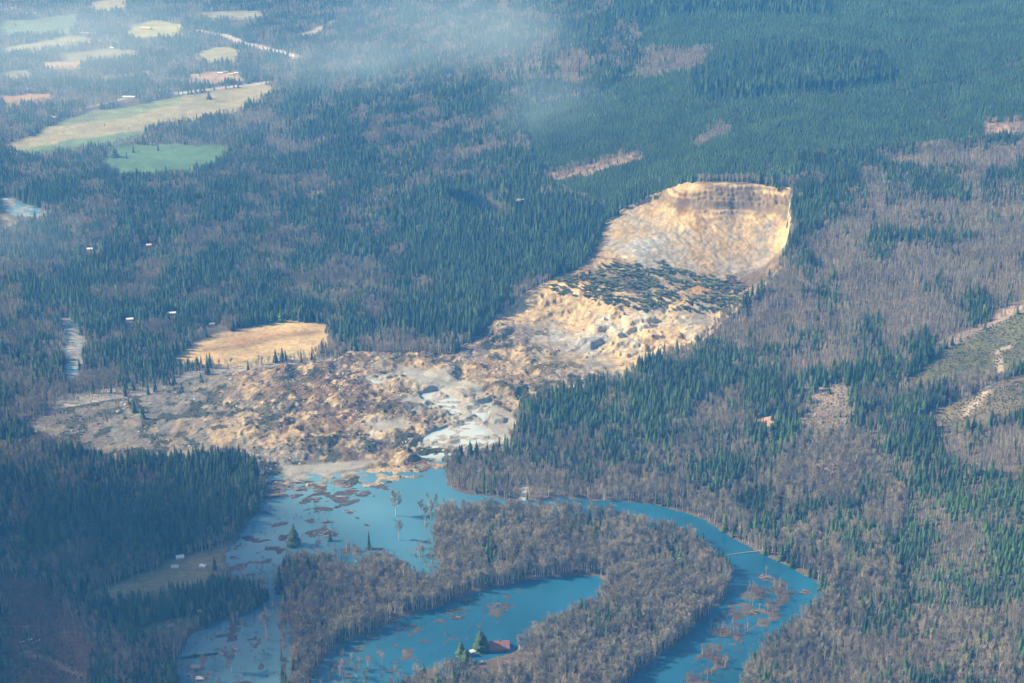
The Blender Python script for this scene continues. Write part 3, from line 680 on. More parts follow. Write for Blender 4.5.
def joined(parts):
    vs, fs, mi, mats = [], [], [], []
    for mb, mat in parts:
        k = len(vs); vs += mb.v; fs += [tuple(i + k for i in f) for f in mb.f]; mi += [len(mats)] * len(mb.f); mats.append(mat)
    return vs, fs, mi, mats
PROTO_N = [0]
def proto_collection(name, shapes):
    col = bpy.data.collections.new(name)
    for k, parts in enumerate(shapes):
        vs, fs, mi, mats = joined(parts)
        me = bpy.data.meshes.new('%s_%02d' % (name, k)); me.from_pydata(vs, [], fs); me.update()
        for m_ in mats: me.materials.append(m_)
        me.polygons.foreach_set('material_index', mi)
        o = bpy.data.objects.new('%s_%02d' % (name, k), me); col.objects.link(o)
    return col
def scatter(name, col, P, rot, scl, idx, label, cat):
    """one 'stuff' object: points instancing the shapes of a collection"""
    me = bpy.data.meshes.new(name); n_ = len(P)
    me.vertices.add(n_); me.vertices.foreach_set('co', np.asarray(P, np.float32).ravel())
    me.attributes.new('rot', 'FLOAT_VECTOR', 'POINT').data.foreach_set('vector', np.asarray(rot, np.float32).ravel())
    me.attributes.new('scl', 'FLOAT_VECTOR', 'POINT').data.foreach_set('vector', np.asarray(scl, np.float32).ravel())
    me.attributes.new('idx', 'INT', 'POINT').data.foreach_set('value', np.asarray(idx, np.int32))
    o = bpy.data.objects.new(name, me); C.objects.link(o)
    ng = bpy.data.node_groups.new(name, 'GeometryNodeTree')
    ng.interface.new_socket('Geometry', in_out='INPUT', socket_type='NodeSocketGeometry')
    ng.interface.new_socket('Geometry', in_out='OUTPUT', socket_type='NodeSocketGeometry')
    gi = ng.nodes.new('NodeGroupInput'); go = ng.nodes.new('NodeGroupOutput')
    ip = ng.nodes.new('GeometryNodeInstanceOnPoints'); ci = ng.nodes.new('GeometryNodeCollectionInfo')
    ci.inputs['Collection'].default_value = col; ci.inputs['Separate Children'].default_value = True; ci.inputs['Reset Children'].default_value = True
    def na(nm, ty):
        a = ng.nodes.new('GeometryNodeInputNamedAttribute'); a.data_type = ty; a.inputs['Name'].default_value = nm; return a.outputs['Attribute']
    ng.links.new(gi.outputs[0], ip.inputs['Points']); ng.links.new(ci.outputs[0], ip.inputs['Instance'])
    ip.inputs['Pick Instance'].default_value = True
    ng.links.new(na('idx', 'INT'), ip.inputs['Instance Index'])
    e2r = ng.nodes.new('FunctionNodeEulerToRotation'); ng.links.new(na('rot', 'FLOAT_VECTOR'), e2r.inputs[0]); ng.links.new(e2r.outputs[0], ip.inputs['Rotation'])
    ng.links.new(na('scl', 'FLOAT_VECTOR'), ip.inputs['Scale'])
    ng.links.new(ip.outputs[0], go.inputs[0])
    md = o.modifiers.new('scatter', 'NODES'); md.node_group = ng
    o['kind'] = 'stuff'; o['label'] = label; o['category'] = cat
    return o

# ------------------------------------------------------------------ where the trees stand
def candidates(sp, y0, y1):
    ys = np.arange(y0, y1, sp); out = []
    xs = np.arange(-3300, 3300, sp)
    X, Y = np.meshgrid(xs, ys); X = X.ravel(); Y = Y.ravel()
    k = np.abs(X) < 130 + .36 * Y; X = X[k]; Y = Y[k]
    return X + rng.uniform(-.48, .48, len(X)) * sp, Y + rng.uniform(-.48, .48, len(Y)) * sp
conP, conS, yngP, yngS, decP, decS, slimP, slimS, bruP, bruS = [], [], [], [], [], [], [], [], [], []
def spread(sp, y0, y1, plantation, fat=1.0):
    X, Y = candidates(sp, y0, y1)
    Z = z_all(X, Y)
    px, py, d = project(X, Y, Z + 15)
    k = (px > -130) & (px < 1154) & (py > -60) & (py < 790) & (Z > -.6); X, Y, Z = X[k], Y[k], Z[k]
    D = samp(den, X, Y) * (.62 + .55 * sstep(.3, .55, fbm(X / 38, Y / 38, 3, 92))); P = samp(plant, X, Y) > .5
    k = (rng.random(len(X)) < D) & (P == plantation) & ((samp(BAR, X, Y) < .3) | (Z > .15)); X, Y, Z = X[k], Y[k], Z[k]
    Q = np.stack([X, Y, Z], -1)
    if plantation:
        h = samp(ch, X, Y) * rng.uniform(.8, 1.15, len(X)) * (.85 + .3 * fbm(X / 90, Y / 90, 2, 95))
        yngP.append(Q); yngS.append(np.stack([h * fat, h * fat, h], -1)); return
    F = samp(cf, X, Y); nn = fbm(X / 80, Y / 100, 4, 91, .6); nn = .5 + .5 * np.tanh(((nn - .5) * 2.3 + rng.normal(0, .24, len(X))) / .30)
    isC = nn < F
    H = samp(ch, X, Y); h = H * np.where(rng.random(len(X)) < .18, rng.uniform(.35, .7, len(X)), rng.uniform(.7, 1.22, len(X))) * (.8 + .4 * fbm(X / 60, Y / 60, 2, 96))
    small = H < 20.5
    a = isC & ~small; conP.append(Q[a]); hh = h[a]; wv = rng.uniform(.8, 1.45, a.sum()) * fat; conS.append(np.stack([hh * wv, hh * wv, hh], -1))
    a = isC & small; yngP.append(Q[a]); hh = h[a]; yngS.append(np.stack([hh * fat * .85, hh * fat * .85, hh], -1))
    H = samp(dh, X, Y); h = H * rng.uniform(.7, 1.2, len(X)) * (.8 + .4 * fbm(X / 60, Y / 60, 2, 97))
    for a, PP, SS, ww in ((~isC & (H >= 18.5), decP, decS, 1.0), (~isC & (H < 18.5) & (H >= 10.5), slimP, slimS, 1.0), (~isC & (H < 10.5), bruP, bruS, 1.35)):
        PP.append(Q[a]); hh = h[a]; wv = rng.uniform(.85, 1.25, a.sum()) * fat * ww; SS.append(np.stack([hh * wv, hh * wv, hh], -1))
spread(6.8, 1900, 4300, False)
spread(8.0, 4300, 5600, False, 1.15)
spread(10.5, 5600, 8600, False, 1.35)
spread(6.0, 3800, 5200, True)
spread(7.0, 5200, 8000, True, 1.15)
for P_, n_ in (([(300,556),(330,548),(440,556),(450,590),(400,600),(300,585)], 150), ([(222,580),(275,560),(280,600),(262,660),(235,640)], 40), ([(425,500),(445,500),(450,565),(420,570)], 45), ([(300,680),(345,655),(420,670),(450,690),(330,700)], 50), ([(176,650),(215,640),(230,690),(180,695)], 25), ([(284,590),(300,590),(300,690),(284,690)], 40)):
    W = np.array([unproj(*p, 0) for p in P_]); a0, a1 = W.min(0), W.max(0); Q = rng.uniform(a0, a1, (n_ * 3, 2)); Q = Q[inside(W, Q[:, 0], Q[:, 1])][:n_]
    zz = np.maximum(z_all(Q[:, 0], Q[:, 1]), -.8); hh = rng.uniform(11, 22, len(Q)); wv = rng.uniform(.9, 1.3, len(Q)); decP.append(np.column_stack([Q, zz])); decS.append(np.stack([hh * wv, hh * wv, hh], -1))
for P_, n_ in (([(262,600),(283,585),(283,690),(230,690),(180,690),(180,655)], 90), ([(320,670),(400,620),(520,584),(500,625),(420,665),(330,700)], 110), ([(225,560),(262,505),(330,490),(335,540),(285,575)], 90), ([(680,690),(700,650),(745,610),(800,590),(760,640),(720,690)], 120)):
    W = np.array([unproj(*p, 0) for p in P_]); a0, a1 = W.min(0), W.max(0); Q = rng.uniform(a0, a1, (n_ * 3, 2)); Q = Q[inside(W, Q[:, 0], Q[:, 1])][:n_]
    zz = np.clip(z_all(Q[:, 0], Q[:, 1]), -.4, 3); hh = rng.uniform(3, 8, len(Q)); bruP.append(np.column_stack([Q, zz])); bruS.append(np.stack([hh * 1.4, hh * 1.2, hh], -1))
cat_ = lambda L: np.concatenate(L) if L else np.zeros((0, 3))
conP, conS, yngP, yngS, decP, decS, slimP, slimS, bruP, bruS = map(cat_, (conP, conS, yngP, yngS, decP, decS, slimP, slimS, bruP, bruS))
print('TREES con %d young %d dec %d slim %d brush %d' % tuple(len(a) for a in (conP, yngP, decP, slimP, bruP)))

def zrot(n_, tilt=.03): return np.stack([rng.normal(0, tilt, n_), rng.normal(0, tilt, n_), rng.uniform(0, 6.283, n_)], -1)
con_mesh = [(t.mesh('trunk', M_bark), c.mesh('crown', M_con)) for t, c in CON]
LONE = [bare_shape(s_, .22, .3, 14, 420, .010) for s_ in (61, 62, 63)]
lone_mesh = [(t.mesh('trunk', M_alder), c.mesh('crown', M_twig)) for t, c in LONE]
dec_mesh = [(t.mesh('trunk', M_alder), c.mesh('crown', M_twig)) for t, c in DEC]
def tree_object(name, meshes, loc, rot, scl, label, cat, group):
    e = empty(name, loc); e.rotation_euler = rot; e.scale = scl
    for nm, me in zip(('trunk', 'crown'), meshes):
        o = bpy.data.objects.new(nm, me); C.objects.link(o); o.parent = e
    tag(e, label, cat, group); return e
def pull_nearest(P, S, n_, name, meshes, labels, cat, group):
    """the n_ trees that show largest in the frame become objects of their own; returns the rest"""
    px, py, d = project(P[:, 0], P[:, 1], P[:, 2] + S[:, 2] * .5)
    ok = (px > 8) & (px < 1016) & (py < 672) & (py > 0)
    size = np.where(ok, S[:, 2] / d, -1); order = np.argsort(-size)[:n_]
    for k in order:
        ri = (rng.normal(0, .02), rng.normal(0, .02), rng.uniform(0, 6.283))
        lb, gp = labels(px[k], py[k])
        tree_object(name, meshes[int(rng.integers(len(meshes)))], tuple(P[k]), ri, tuple(S[k]), lb, cat, gp)
    keep = np.ones(len(P), bool); keep[order] = False
    return P[keep], S[keep]
def con_label(x, y):
    if x < 190: return ('tall dark conifer in the shaded stand at the lower left', 'conifers of the lower left stand')
    if x < 330: return ('dark green conifer beside the flooded meadow left of the straight road', 'conifers by the flooded meadow')
    if x < 735: return ('scattered green conifer among the bare trees between the two waters', 'conifers of the flooded spit')
    return ('green conifer on the wooded slope right of the river', 'conifers of the right slope')
def dec_label(x, y):
    if x < 230: return ('bare grey tree at the edge of the shaded lower left woods', 'bare trees of the lower left')
    if x < 480: return ('bare grey tree on the flooded spit left of the red roofed barn', 'bare trees of the left spit')
    if x < 735: return ('bare grey tree in the dense grove between the barn and the river bend', 'bare trees of the river bend grove')
    return ('bare grey tree on the bank right of the river bend', 'bare trees of the right bank')
conP, conS = pull_nearest(conP, conS, 295, 'conifer_tree', con_mesh, con_label, 'tree', None)
decP, decS = pull_nearest(decP, decS, 298, 'bare_tree', dec_mesh, dec_label, 'tree', None)
col_con = proto_collection('conifer_shape', [((t, M_bark), (c, M_con)) for t, c in CON])
col_yng = proto_collection('young_shape', [((t, M_bark), (c, M_young)) for t, c in YNG])
col_dec = proto_collection('bare_shape', [((t, M_alder), (c, M_twig)) for t, c in DEC])
col_slim = proto_collection('slim_shape', [((t, M_alder), (c, M_twig)) for t, c in SLIM])
col_bru = proto_collection('brush_shape', [((t, M_rtwig), (c, M_rtwig)) for t, c in BRUSH])
for nm, col, P, S, nv, lb, ct in (
        ('conifer_forest', col_con, conP, conS, 5, 'dark conifer forest covering the hillsides and valley floor', 'forest'),
        ('young_conifer_plantation', col_yng, yngP, yngS, 3, 'even young conifer plantation carpeting the bench above the scar', 'plantation'),
        ('bare_woodland', col_dec, decP, decS, 5, 'bare grey brown woodland along the river and slopes', 'woodland'),
        ('bare_alder_thicket', col_slim, slimP, slimS, 3, 'thin bare alders covering the hillside right of the scar', 'woodland'),
        ('red_brown_brush', col_bru, bruP, bruS, 2, 'low red brown brush on river bars and cleared ground', 'brush')):
    scatter(nm, col, P, zrot(len(P)), S, rng.integers(0, nv, len(P)), lb, ct)
# ------------------------------------------------------------------ landslide debris
def in_px(P, n_, seed):
    """n_ random ground points inside a world polygon"""
    r = np.random.default_rng(seed); W = P; a, b_ = W.min(0), W.max(0); out = np.zeros((0, 2))
    while len(out) < n_:
        q = r.uniform(a, b_, (n_ * 3, 2)); out = np.concatenate([out, q[inside(W, q[:, 0], q[:, 1])]])
    return out[:n_]
def scar_at(px, py):
    z = 30.0
    for _ in range(40):
        X, Y = unproj(px, py, z); z += .4 * (float(bilin(scar_grid, np.array([X]), np.array([Y]), _sb0[0], _sb0[1], SC)[0]) - z)
    return X, Y
BLOCK = np.array([scar_at(*p) for p in [(553,282),(580,274),(610,267),(660,264),(700,274),(735,278),(754,284),(746,302),(720,311),(680,310),(640,308),(600,302),(575,296),(556,293)]])
q = in_px(BLOCK, 620, 5); q = q + rng.normal(0, 7, q.shape)
q = q[fbm(q[:, 0] / 22, q[:, 1] / 22, 3, 120) > .42]
qz = z_all(q[:, 0], q[:, 1]); nF = min(300, len(q))
fall_mesh = [(t.mesh('trunk', M_log), c.mesh('crown', M_olive)) for t, c in CON]
for k in range(nF):
    th = 3.55 + rng.normal(0, .55); L_ = rng.uniform(17, 29)
    tree_object('fallen_conifer', fall_mesh[int(rng.integers(5))], (q[k, 0], q[k, 1], qz[k] + 1.5), (0, R(rng.uniform(58, 84)), th), (L_ * 1.15, L_ * 1.15, L_),
                'toppled green conifer lying on the slumped block below the scarp', 'fallen tree', 'toppled conifers on the slumped block')
q2 = in_px(BLOCK, 560, 6); q2 = q2[fbm(q2[:, 0] / 22, q2[:, 1] / 22, 3, 120) > .38]; L2 = rng.uniform(9, 19, len(q2))
scatter('toppled_brushwood', proto_collection('toppled_shape', [((t, M_log), (c, M_olive)) for t, c in CON]), np.column_stack([q2, z_all(q2[:, 0], q2[:, 1]) + .8]),
        np.stack([0 * L2, np.radians(rng.uniform(60, 86, len(q2))), 3.55 + rng.normal(0, .9, len(q2))], -1), np.stack([L2 * 1.3, L2 * 1.3, L2], -1), rng.integers(0, 5, len(q2)), 'smaller toppled trees and brush between the fallen conifers on the slumped block', 'brushwood')
def slide_points(n_, seed, fn):
    P = in_px(slide_poly, n_, seed); X, Y = P[:, 0], P[:, 1]
    zb_ = bilin(scar_grid, X, Y, _sb0[0], _sb0[1], SC); z = z_all(X, Y)
    k = (z > .3) & (samp(slide, X, Y) > .6) & (np.random.default_rng(seed + 1).random(len(X)) < fn(X, Y, zb_, z))
    return np.stack([X, Y, z], -1)[k]
lowf = lambda zb_: 1 - sstep(45, 62, zb_)
def flat(n_): return np.stack([rng.normal(0, .12, n_), rng.normal(0, .12, n_), rng.uniform(0, 6.283, n_)], -1)
P = slide_points(17000, 31, lambda X, Y, zb_, z: lowf(zb_) * (1 - .92 * samp(mud, X, Y)) * sstep(.35, .6, fbm(X / 40, Y / 40, 3, 121)))
s1 = np.exp(rng.normal(.6, .5, len(P))); P[:, 2] -= .12 * s1
scatter('slide_rubble', proto_collection('clod_shape', [((clod_shape(s), M_clod),) for s in (1, 2, 3)] + [((clod_shape(4), M_debris),), ((clod_shape(5), M_pale),)]), P, flat(len(P)),
        np.stack([s1 * 1.5, s1 * 1.5, s1 * 1.2], -1), rng.integers(0, 5, len(P)), 'tan and grey earth clods strewn over the landslide', 'rubble')
P = slide_points(16000, 33, lambda X, Y, zb_, z: (1 - sstep(8, 14, zb_)) * sstep(.51, .60, fbm(X / 26, Y / 32, 4, 74, .6)) * (1 - samp(mud, X, Y)))
s1 = rng.uniform(2.0, 6.5, len(P))
scatter('uprooted_shrubs', proto_collection('slide_shrub', [((shrub_shape(s), M_shrub),) for s in (1, 2)] + [((bare_shape(51, .4, .1, 9, 80, .02)[1], M_rtwig),)]), P, flat(len(P)),
        np.stack([s1, s1, s1 * .7], -1), rng.integers(0, 3, len(P)), 'green and brown uprooted shrubs over the landslide deposit', 'shrubs')
log_mesh = [log_shape(s).mesh('log', M_log) for s in (1, 2, 3)] + [log_shape(4).mesh('log', M_debris)]
P = slide_points(9000, 35, lambda X, Y, zb_, z: (1 - sstep(20, 40, zb_)) * (1 - .9 * samp(mud, X, Y)) * (.10 + .22 * sstep(-500, -100, X)))
_, ly, _ = project(P[:, 0], P[:, 1], P[:, 2]); o_ = np.argsort(-ly); P = P[o_]
for k in range(270):
    o = bpy.data.objects.new('log', log_mesh[k % 4]); C.objects.link(o); L_ = rng.uniform(9, 21)
    o.location = (P[k, 0], P[k, 1], P[k, 2] + .3); o.rotation_euler = (0, rng.normal(0, .06), rng.uniform(0, 6.283)); o.scale = (L_, L_ * 1.2, L_ * 1.2)
    tag(o, 'splintered grey log lying on the front of the mud deposit', 'log', 'logs on the front of the mud deposit')
P = P[270:]; s1 = rng.uniform(9, 20, len(P))
scatter('log_litter', proto_collection('log_shape', [((log_shape(s), M_log),) for s in (1, 2, 3)]), P + np.array([0, 0, .4]), np.stack([0 * s1, rng.normal(0, .08, len(P)), rng.uniform(0, 6.283, len(P))], -1),
        np.stack([s1, s1 * 1.2, s1 * 1.2], -1), rng.integers(0, 3, len(P)), 'broken trunks scattered across the landslide deposit', 'logs')
# shrubs over the clear-cuts
cc = [np.concatenate([in_px(wpoly([(915,371),(945,346),(990,326),(1050,302),(1050,345),(1000,366),(960,371),(920,377)]), 2200, 41), in_px(wpoly([(925,412),(960,397),(1050,374),(1050,402),(990,412),(950,427)]), 1300, 42),
      in_px(wpoly([(0,575),(50,585),(62,612),(85,690),(0,690)]), 1500, 43), in_px(wpoly([(800,385),(860,385),(850,470),(800,470)]), 1200, 44)])][0]
s1 = rng.uniform(1.5, 5.0, len(cc))
scatter('clear_cut_shrubs', proto_collection('cut_shrub', [((shrub_shape(s), M_shrub),) for s in (5, 6)] + [((bare_shape(52, .4, .1, 9, 80, .02)[1], M_rtwig),)]),
        np.stack([cc[:, 0], cc[:, 1], z_all(cc[:, 0], cc[:, 1])], -1), flat(len(cc)), np.stack([s1, s1, s1 * .7], -1), rng.integers(0, 3, len(cc)), 'low scrub regrowing on the clear-cut slopes', 'shrubs')

# ------------------------------------------------------------------ debris rafts in the flood
def raft(px, py, wpx, hpx, k, label):
    X, Y = unproj(px, py, 0); d = project(X, Y, 0)[2]; rx_ = wpx * d / FPX / 2; ry_ = hpx * d / FPX / 2 / .42
    mb = MB(); n1, n2 = 26, 9
    r = np.random.default_rng(900 + k); ph = r.uniform(0, 6.28, 4)
    for j in range(n2 + 1):
        f = j / n2
        for i in range(n1):
            a = 6.283 * i / n1; wob = 1 + .22 * math.sin(2 * a + ph[0]) + .16 * math.sin(3 * a + ph[1]) + .14 * math.sin(5 * a + ph[2]) + .10 * math.sin(9 * a + ph[3])
            z = 1.7 * (1 - f ** 2) * (.2 + 1.1 * r.random()) - .30
            mb.v.append((math.cos(a) * rx_ * f * wob, math.sin(a) * ry_ * f * wob, z))
    for j in range(n2):
        for i in range(n1):
            i2 = (i + 1) % n1; mb.f.append((j * n1 + i, j * n1 + i2, (j + 1) * n1 + i2, (j + 1) * n1 + i))
    e = empty('debris_raft', (X, Y, 0)); mb.build('mud_mat', M_debris, e)
    for i in range(5):
        a = r.uniform(0, 6.28); f = r.uniform(0, .8); o = bpy.data.objects.new('log', log_mesh[i % 4]); C.objects.link(o); o.parent = e
        o.location = (math.cos(a) * rx_ * f, math.sin(a) * ry_ * f, 1.1); o.rotation_euler = (0, r.normal(0, .05), r.normal(0, .5)); L_ = r.uniform(.5, 1.1) * min(24, rx_ * 1.3); o.scale = (L_, L_ * 1.5, L_ * 1.5)
    tag(e, label, 'debris', 'debris rafts in the flood water')
RAFTS = [(296,496,13,5,'dark oval debris raft nearest the shaded conifer block'),(320,490,19,6,'wide dark debris raft below the mud front'),(315,499,14,4,'flat debris raft just below the wide dark one'),
 (341,498,20,4,'long thin brown debris raft in the upper flood water'),(352,490,13,5,'brown debris raft right of the wide dark one'),(362,495,16,4,'slim tan debris raft slanting to the right'),
 (337,507,9,3,'small tan debris raft in open water under the long thin one'),(350,512,14,3,'narrow debris raft alone in the upper lake'),(357,518,6,2,'tiny debris scrap below the narrow raft'),
 (367,525,8,2,'small dark raft above the lone slender conifer'),(329,534,21,6,'large dark raft with green brush by the flooded grove'),(302,503,8,3,'small debris scrap left of the flat raft'),
 (328,522,13,3,'thin curved raft above the large brushy one'),(300,482,22,5,'dark debris mat against the mud front'),(340,482,22,5,'brown debris mat along the foot of the mud front'),
 (375,549,18,3,'pale tan debris line beside the slender conifer'),(389,482,7,4,'small debris hummock at the right end of the mud front'),
 (450,612,10,4,'brown reed clump in the middle of the oxbow water'),(458,618,13,4,'brown reed clump spread right of another in the oxbow'),(497,605,12,3,'thin reed bed at the right of the oxbow'),(505,610,6,4,'small round tuft in the oxbow'),
 (400,628,12,3,'dull brown mat left in the oxbow water'),(370,637,11,3,'thin brown mat near the left oxbow shore'),(395,622,9,3,'small brown mat above the left oxbow mats'),(345,662,9,3,'reddish mat in the lower left of the oxbow'),(358,650,12,4,'dark mat in the lower left of the oxbow'),
 (765,577,20,4,'red brown log jam upstream of the brushy river bar'),(806,592,12,4,'small log jam near the right river bank'),(755,612,14,4,'grey drift pile between the river bars'),(680,601,12,3,'reddish drift against the grove in the river')]
for k, (x, y, ww_, hh_, lb) in enumerate(RAFTS): raft(x, y, ww_, hh_, k, lb)
def single_log(px0, py0, px1, py1, rad, label, z=.4):
    a = unproj(px0, py0, z); b_ = unproj(px1, py1, z); mb = MB(); c0 = Vector((a[0], a[1], 0)); v = Vector((b_[0] - a[0], b_[1] - a[1], 0))
    mb.tube((0, 0, 0), v * .5 + Vector((0, .6, .2)), rad, rad * .8, 8); mb.tube(v * .5 + Vector((0, .6, .2)), v, rad * .8, rad * .4, 8)
    e = empty('fallen_tree', (a[0], a[1], z)); mb.build('trunk', M_log, e)
    rb = MB()
    for k in range(9): t_ = 6.283 * k / 9; rb.tube((0, 0, 0), (-v.normalized() * 1.5 + Vector((0, math.cos(t_) * 2.2, math.sin(t_) * 2.2))), .35, .08, 4)
    rb.build('root_plate', M_debris, e)
    for k in range(4):
        br = MB(); p = v * (.55 + .1 * k); br.tube(p, p + Vector((rng.normal(0, 1), rng.normal(0, 2.5), 2.0)), .22, .05, 4); br.build('branch', M_log, e)
    tag(e, label, 'fallen tree')
single_log(772, 550, 726, 555, 1.5, 'long pale tree trunk fallen across the river bend')
single_log(808, 570, 820, 572, 1.1, 'short pale trunk stranded on the right river bank')
single_log(362, 614, 400, 606, 1.0, 'pale bleached trunk along the edge of the left grove')

# ------------------------------------------------------------------ lone trees
def lone(px, py, hpx, kind, label, wf=1.0, i=0):
    X, Y, Z = at(px, py); Z = max(Z, -.2); d = project(X, Y, Z)[2]; h = hpx * d / FPX / .91
    if kind == 'c': tree_object('conifer_tree', con_mesh[i], (X, Y, Z), (0, 0, rng.uniform(0, 6)), (h * wf, h * wf, h), label, 'tree', 'lone conifers')
    else: tree_object('bare_tree', lone_mesh[i % 3], (X, Y, Z), (0, 0, rng.uniform(0, 6)), (h * wf, h * wf, h), label, 'tree', 'lone bare trees')
lone(294, 545, 21, 'c', 'broad dark conifer alone in the debris strewn shallows', 1.9, 3)
lone(369, 549, 19, 'c', 'slender conifer standing alone in open flood water', .9, 2)
lone(330, 541, 10, 'c', 'short conifer on the brushy raft in the shallows', 1.5, 1)
lone(396, 516, 24, 'd', 'tall bare tree standing alone in the flood', 1.1, 0)
lone(399, 540, 20, 'd', 'bare tree rising from the flood below the tall lone one', 1.0, 1)
lone(420, 515, 14, 'd', 'small bare tree left of the flooded point', 1.0, 2)
lone(431, 520, 15, 'd', 'small bare tree at the tip of the flooded point', 1.0, 4)
lone(280, 592, 28, 'c', 'leftmost tall conifer above the straight flooded road', 1.2, 4)
lone(295, 582, 27, 'c', 'tall conifer second from the left above the flooded road', 1.3, 0)
lone(308, 577, 22, 'c', 'rounded conifer in the row above the left grove', 1.4, 1)
lone(320, 573, 20, 'c', 'rightmost conifer in the row above the left grove', 1.4, 3)
lone(215, 570, 15, 'c', 'single conifer at the end of the meadow by the shallows', 1.2, 0)
lone(437, 578, 12, 'c', 'dark conifer beside the small white roofed house', 1.3, 1)
lone(267, 640, 30, 'd', 'bare tree standing in the flooded meadow by the road', 1.0, 3)
lone(232, 672, 24, 'd', 'wide bare tree standing in the flooded yard', 1.5, 2)
lone(481, 650, 22, 'c', 'round dark tree between the white roof and the red roofed barn', 2.2, 3)
lone(466, 664, 17, 'c', 'squat dark tree below the white roof by the barn', 2.3, 1)
lone(461, 655, 15, 'c', 'squat dark tree left of the white roof by the barn', 2.3, 4)
lone(115, 157, 9, 'c', 'dark tree clump at the left end of the green field', 3.0, 3)
lone(197, 172, 10, 'c', 'lone dark tree at the lower edge of the green field', 2.6, 1)
lone(209, 99, 7, 'c', 'lone tree in the tan far field', 2.4, 1)
lone(330, 540, 8, 'd', 'thin bare sapling on the brushy raft', .9, 1)

# ------------------------------------------------------------------ buildings and vehicles
def house(px, py, w_, d_, h_, rz, wm, rm, label, name='house', cat='house', sink=0.0, pitch=.45, chimney=True, dormer=False):
    X, Y, Z = at(px, py); e = empty(name, (X, Y, Z - sink), rz); rh = d_ / 2 * pitch
    b_ = MB(); a, c = w_ / 2, d_ / 2
    b_.poly([(-a, -c, -1), (a, -c, -1), (a, -c, h_), (-a, -c, h_)]); b_.poly([(a, c, -1), (-a, c, -1), (-a, c, h_), (a, c, h_)])
    b_.poly([(a, -c, -1), (a, c, -1), (a, c, h_), (a, 0, h_ + rh), (a, -c, h_)]); b_.poly([(-a, c, -1), (-a, -c, -1), (-a, -c, h_), (-a, 0, h_ + rh), (-a, c, h_)])
    b_.build('wall', wm, e)
    r_ = MB(); o1 = .7; oz = o1 * pitch; th = .25; y2 = c + o1
    for s in (-1, 1):
        p = [(-a - o1, 0, h_ + rh + .1), (a + o1, 0, h_ + rh + .1), (a + o1, s * y2, h_ - oz + .1), (-a - o1, s * y2, h_ - oz + .1)]
        t_ = [(x, y, z + th) for x, y, z in p]
        if s > 0: p, t_ = p[::-1], t_[::-1]
        r_.poly(t_[::-1]); r_.poly(p)
        for i in range(4): r_.poly([p[i], t_[i], t_[(i + 1) % 4], p[(i + 1) % 4]])
    rf = r_.build('roof', rm, e)
    if chimney:
        cb = MB(); cb.box((w_ * .18, d_ * .12, h_ + rh + .6), (1.1, 1.1, 2.4)); cb.build('chimney', M_brown, rf)
    if dormer:
        cb = MB(); cb.box((0, 0, h_ + rh + .7), (2.6, 1.6, 1.2)); cb.build('cupola', rm, rf)
    dr = MB(); dr.box((0, -c - .05, 1.1), (1.3, .16, 2.3)); dr.build('door', M_brown, e)
    for s in (-1, 1):
        wn = MB(); wn.box((s * w_ * .3, -c - .05, h_ * .55), (2.0, .14, 1.4)); fr = wn.build('window', M_white, e)
        pn = MB(); pn.box((s * w_ * .3, -c - .13, h_ * .55), (1.7, .1, 1.1)); pn.build('pane', M_glass, fr)
        wn = MB(); wn.box((s * (a + .05), 0, h_ * .6), (.14, 1.8, 1.3)); fr = wn.build('window', M_white, e)
        pn = MB(); pn.box((s * (a + .13), 0, h_ * .6), (.1, 1.5, 1.0)); pn.build('pane', M_glass, fr)
    return tag(e, label, cat, None)
house(499, 648, 31, 21, 5.5, .10, M_brown, M_rroof, 'long rust red roofed barn at the edge of the oxbow water', 'barn', 'barn', 1.0, .85, False, True)
house(473, 652, 9, 7, 3.2, .5, M_grey, M_wroof, 'small white roofed house among dark trees beside the barn', 'house', 'house', .8)
house(481, 663, 5, 4, 2.4, .2, M_grey, M_wroof, 'tiny white shed below the dark tree by the barn', 'shed', 'shed', .4, chimney=False)
house(423, 578, 11, 8, 3.4, -.4, M_white, M_wroof, 'white house half sunk in flood water below the point', 'house', 'house', 1.2)
house(357, 562, 9, 7, 3.0, .2, M_white, M_broof, 'flooded house with bright blue roof in the drowned grove', 'house', 'house', 1.2)
house(352, 568, 8, 6, 2.8, .5, M_white, M_groof, 'small white flooded cabin below the blue roof', 'cabin', 'house', 1.0)
house(180, 558, 13, 9, 3.6, .3, M_white, M_wroof, 'bright white house in the meadow, second nearest the conifer block', 'house', 'house')
house(187, 552, 9, 7, 3.2, .2, M_grey, M_wroof, 'small pale house closest to the dark conifer block', 'house', 'house')
house(175, 568, 12, 9, 3.6, .1, M_cream, M_cream, 'cream house in the meadow left of the others', 'house', 'house')
house(203, 567, 10, 8, 3.4, -.3, M_white, M_wroof, 'white house in the meadow nearest the single conifer', 'house', 'house')
house(93, 479, 12, 9, 4.5, .2, M_white, M_wroof, 'white house in trees behind the dark conifer block', 'house', 'house')
house(196, 668, 13, 9, 4.0, .2, M_grey, M_groof, 'grey roofed flooded house below the dark hedge', 'house', 'house', 1.0)
house(200, 679, 12, 8, 3.5, .1, M_white, M_wroof, 'white roofed flooded house at the bottom edge', 'house', 'house', 1.0)
house(155, 637, 10, 7, 3.0, .6, M_rw, M_rw, 'red shed on the green strip by the shaded stand', 'shed', 'shed', 0, chimney=False)
house(170, 627, 12, 8, 3.2, .4, M_brown, M_groof, 'dark roofed house on the green strip', 'house', 'house')
house(158, 630, 9, 7, 3.0, .5, M_grey, M_groof, 'small grey house between the red shed and dark roof', 'house', 'house')
house(200, 612, 7, 5, 2.6, .1, M_cream, M_yroof, 'tiny yellow roofed hut at the edge of the small conifer stand', 'hut', 'house', chimney=False)
house(236, 650, 5, 4, 2.4, .2, M_white, M_wroof, 'tiny white pump house standing in the flooded meadow', 'shed', 'shed', .5, chimney=False)
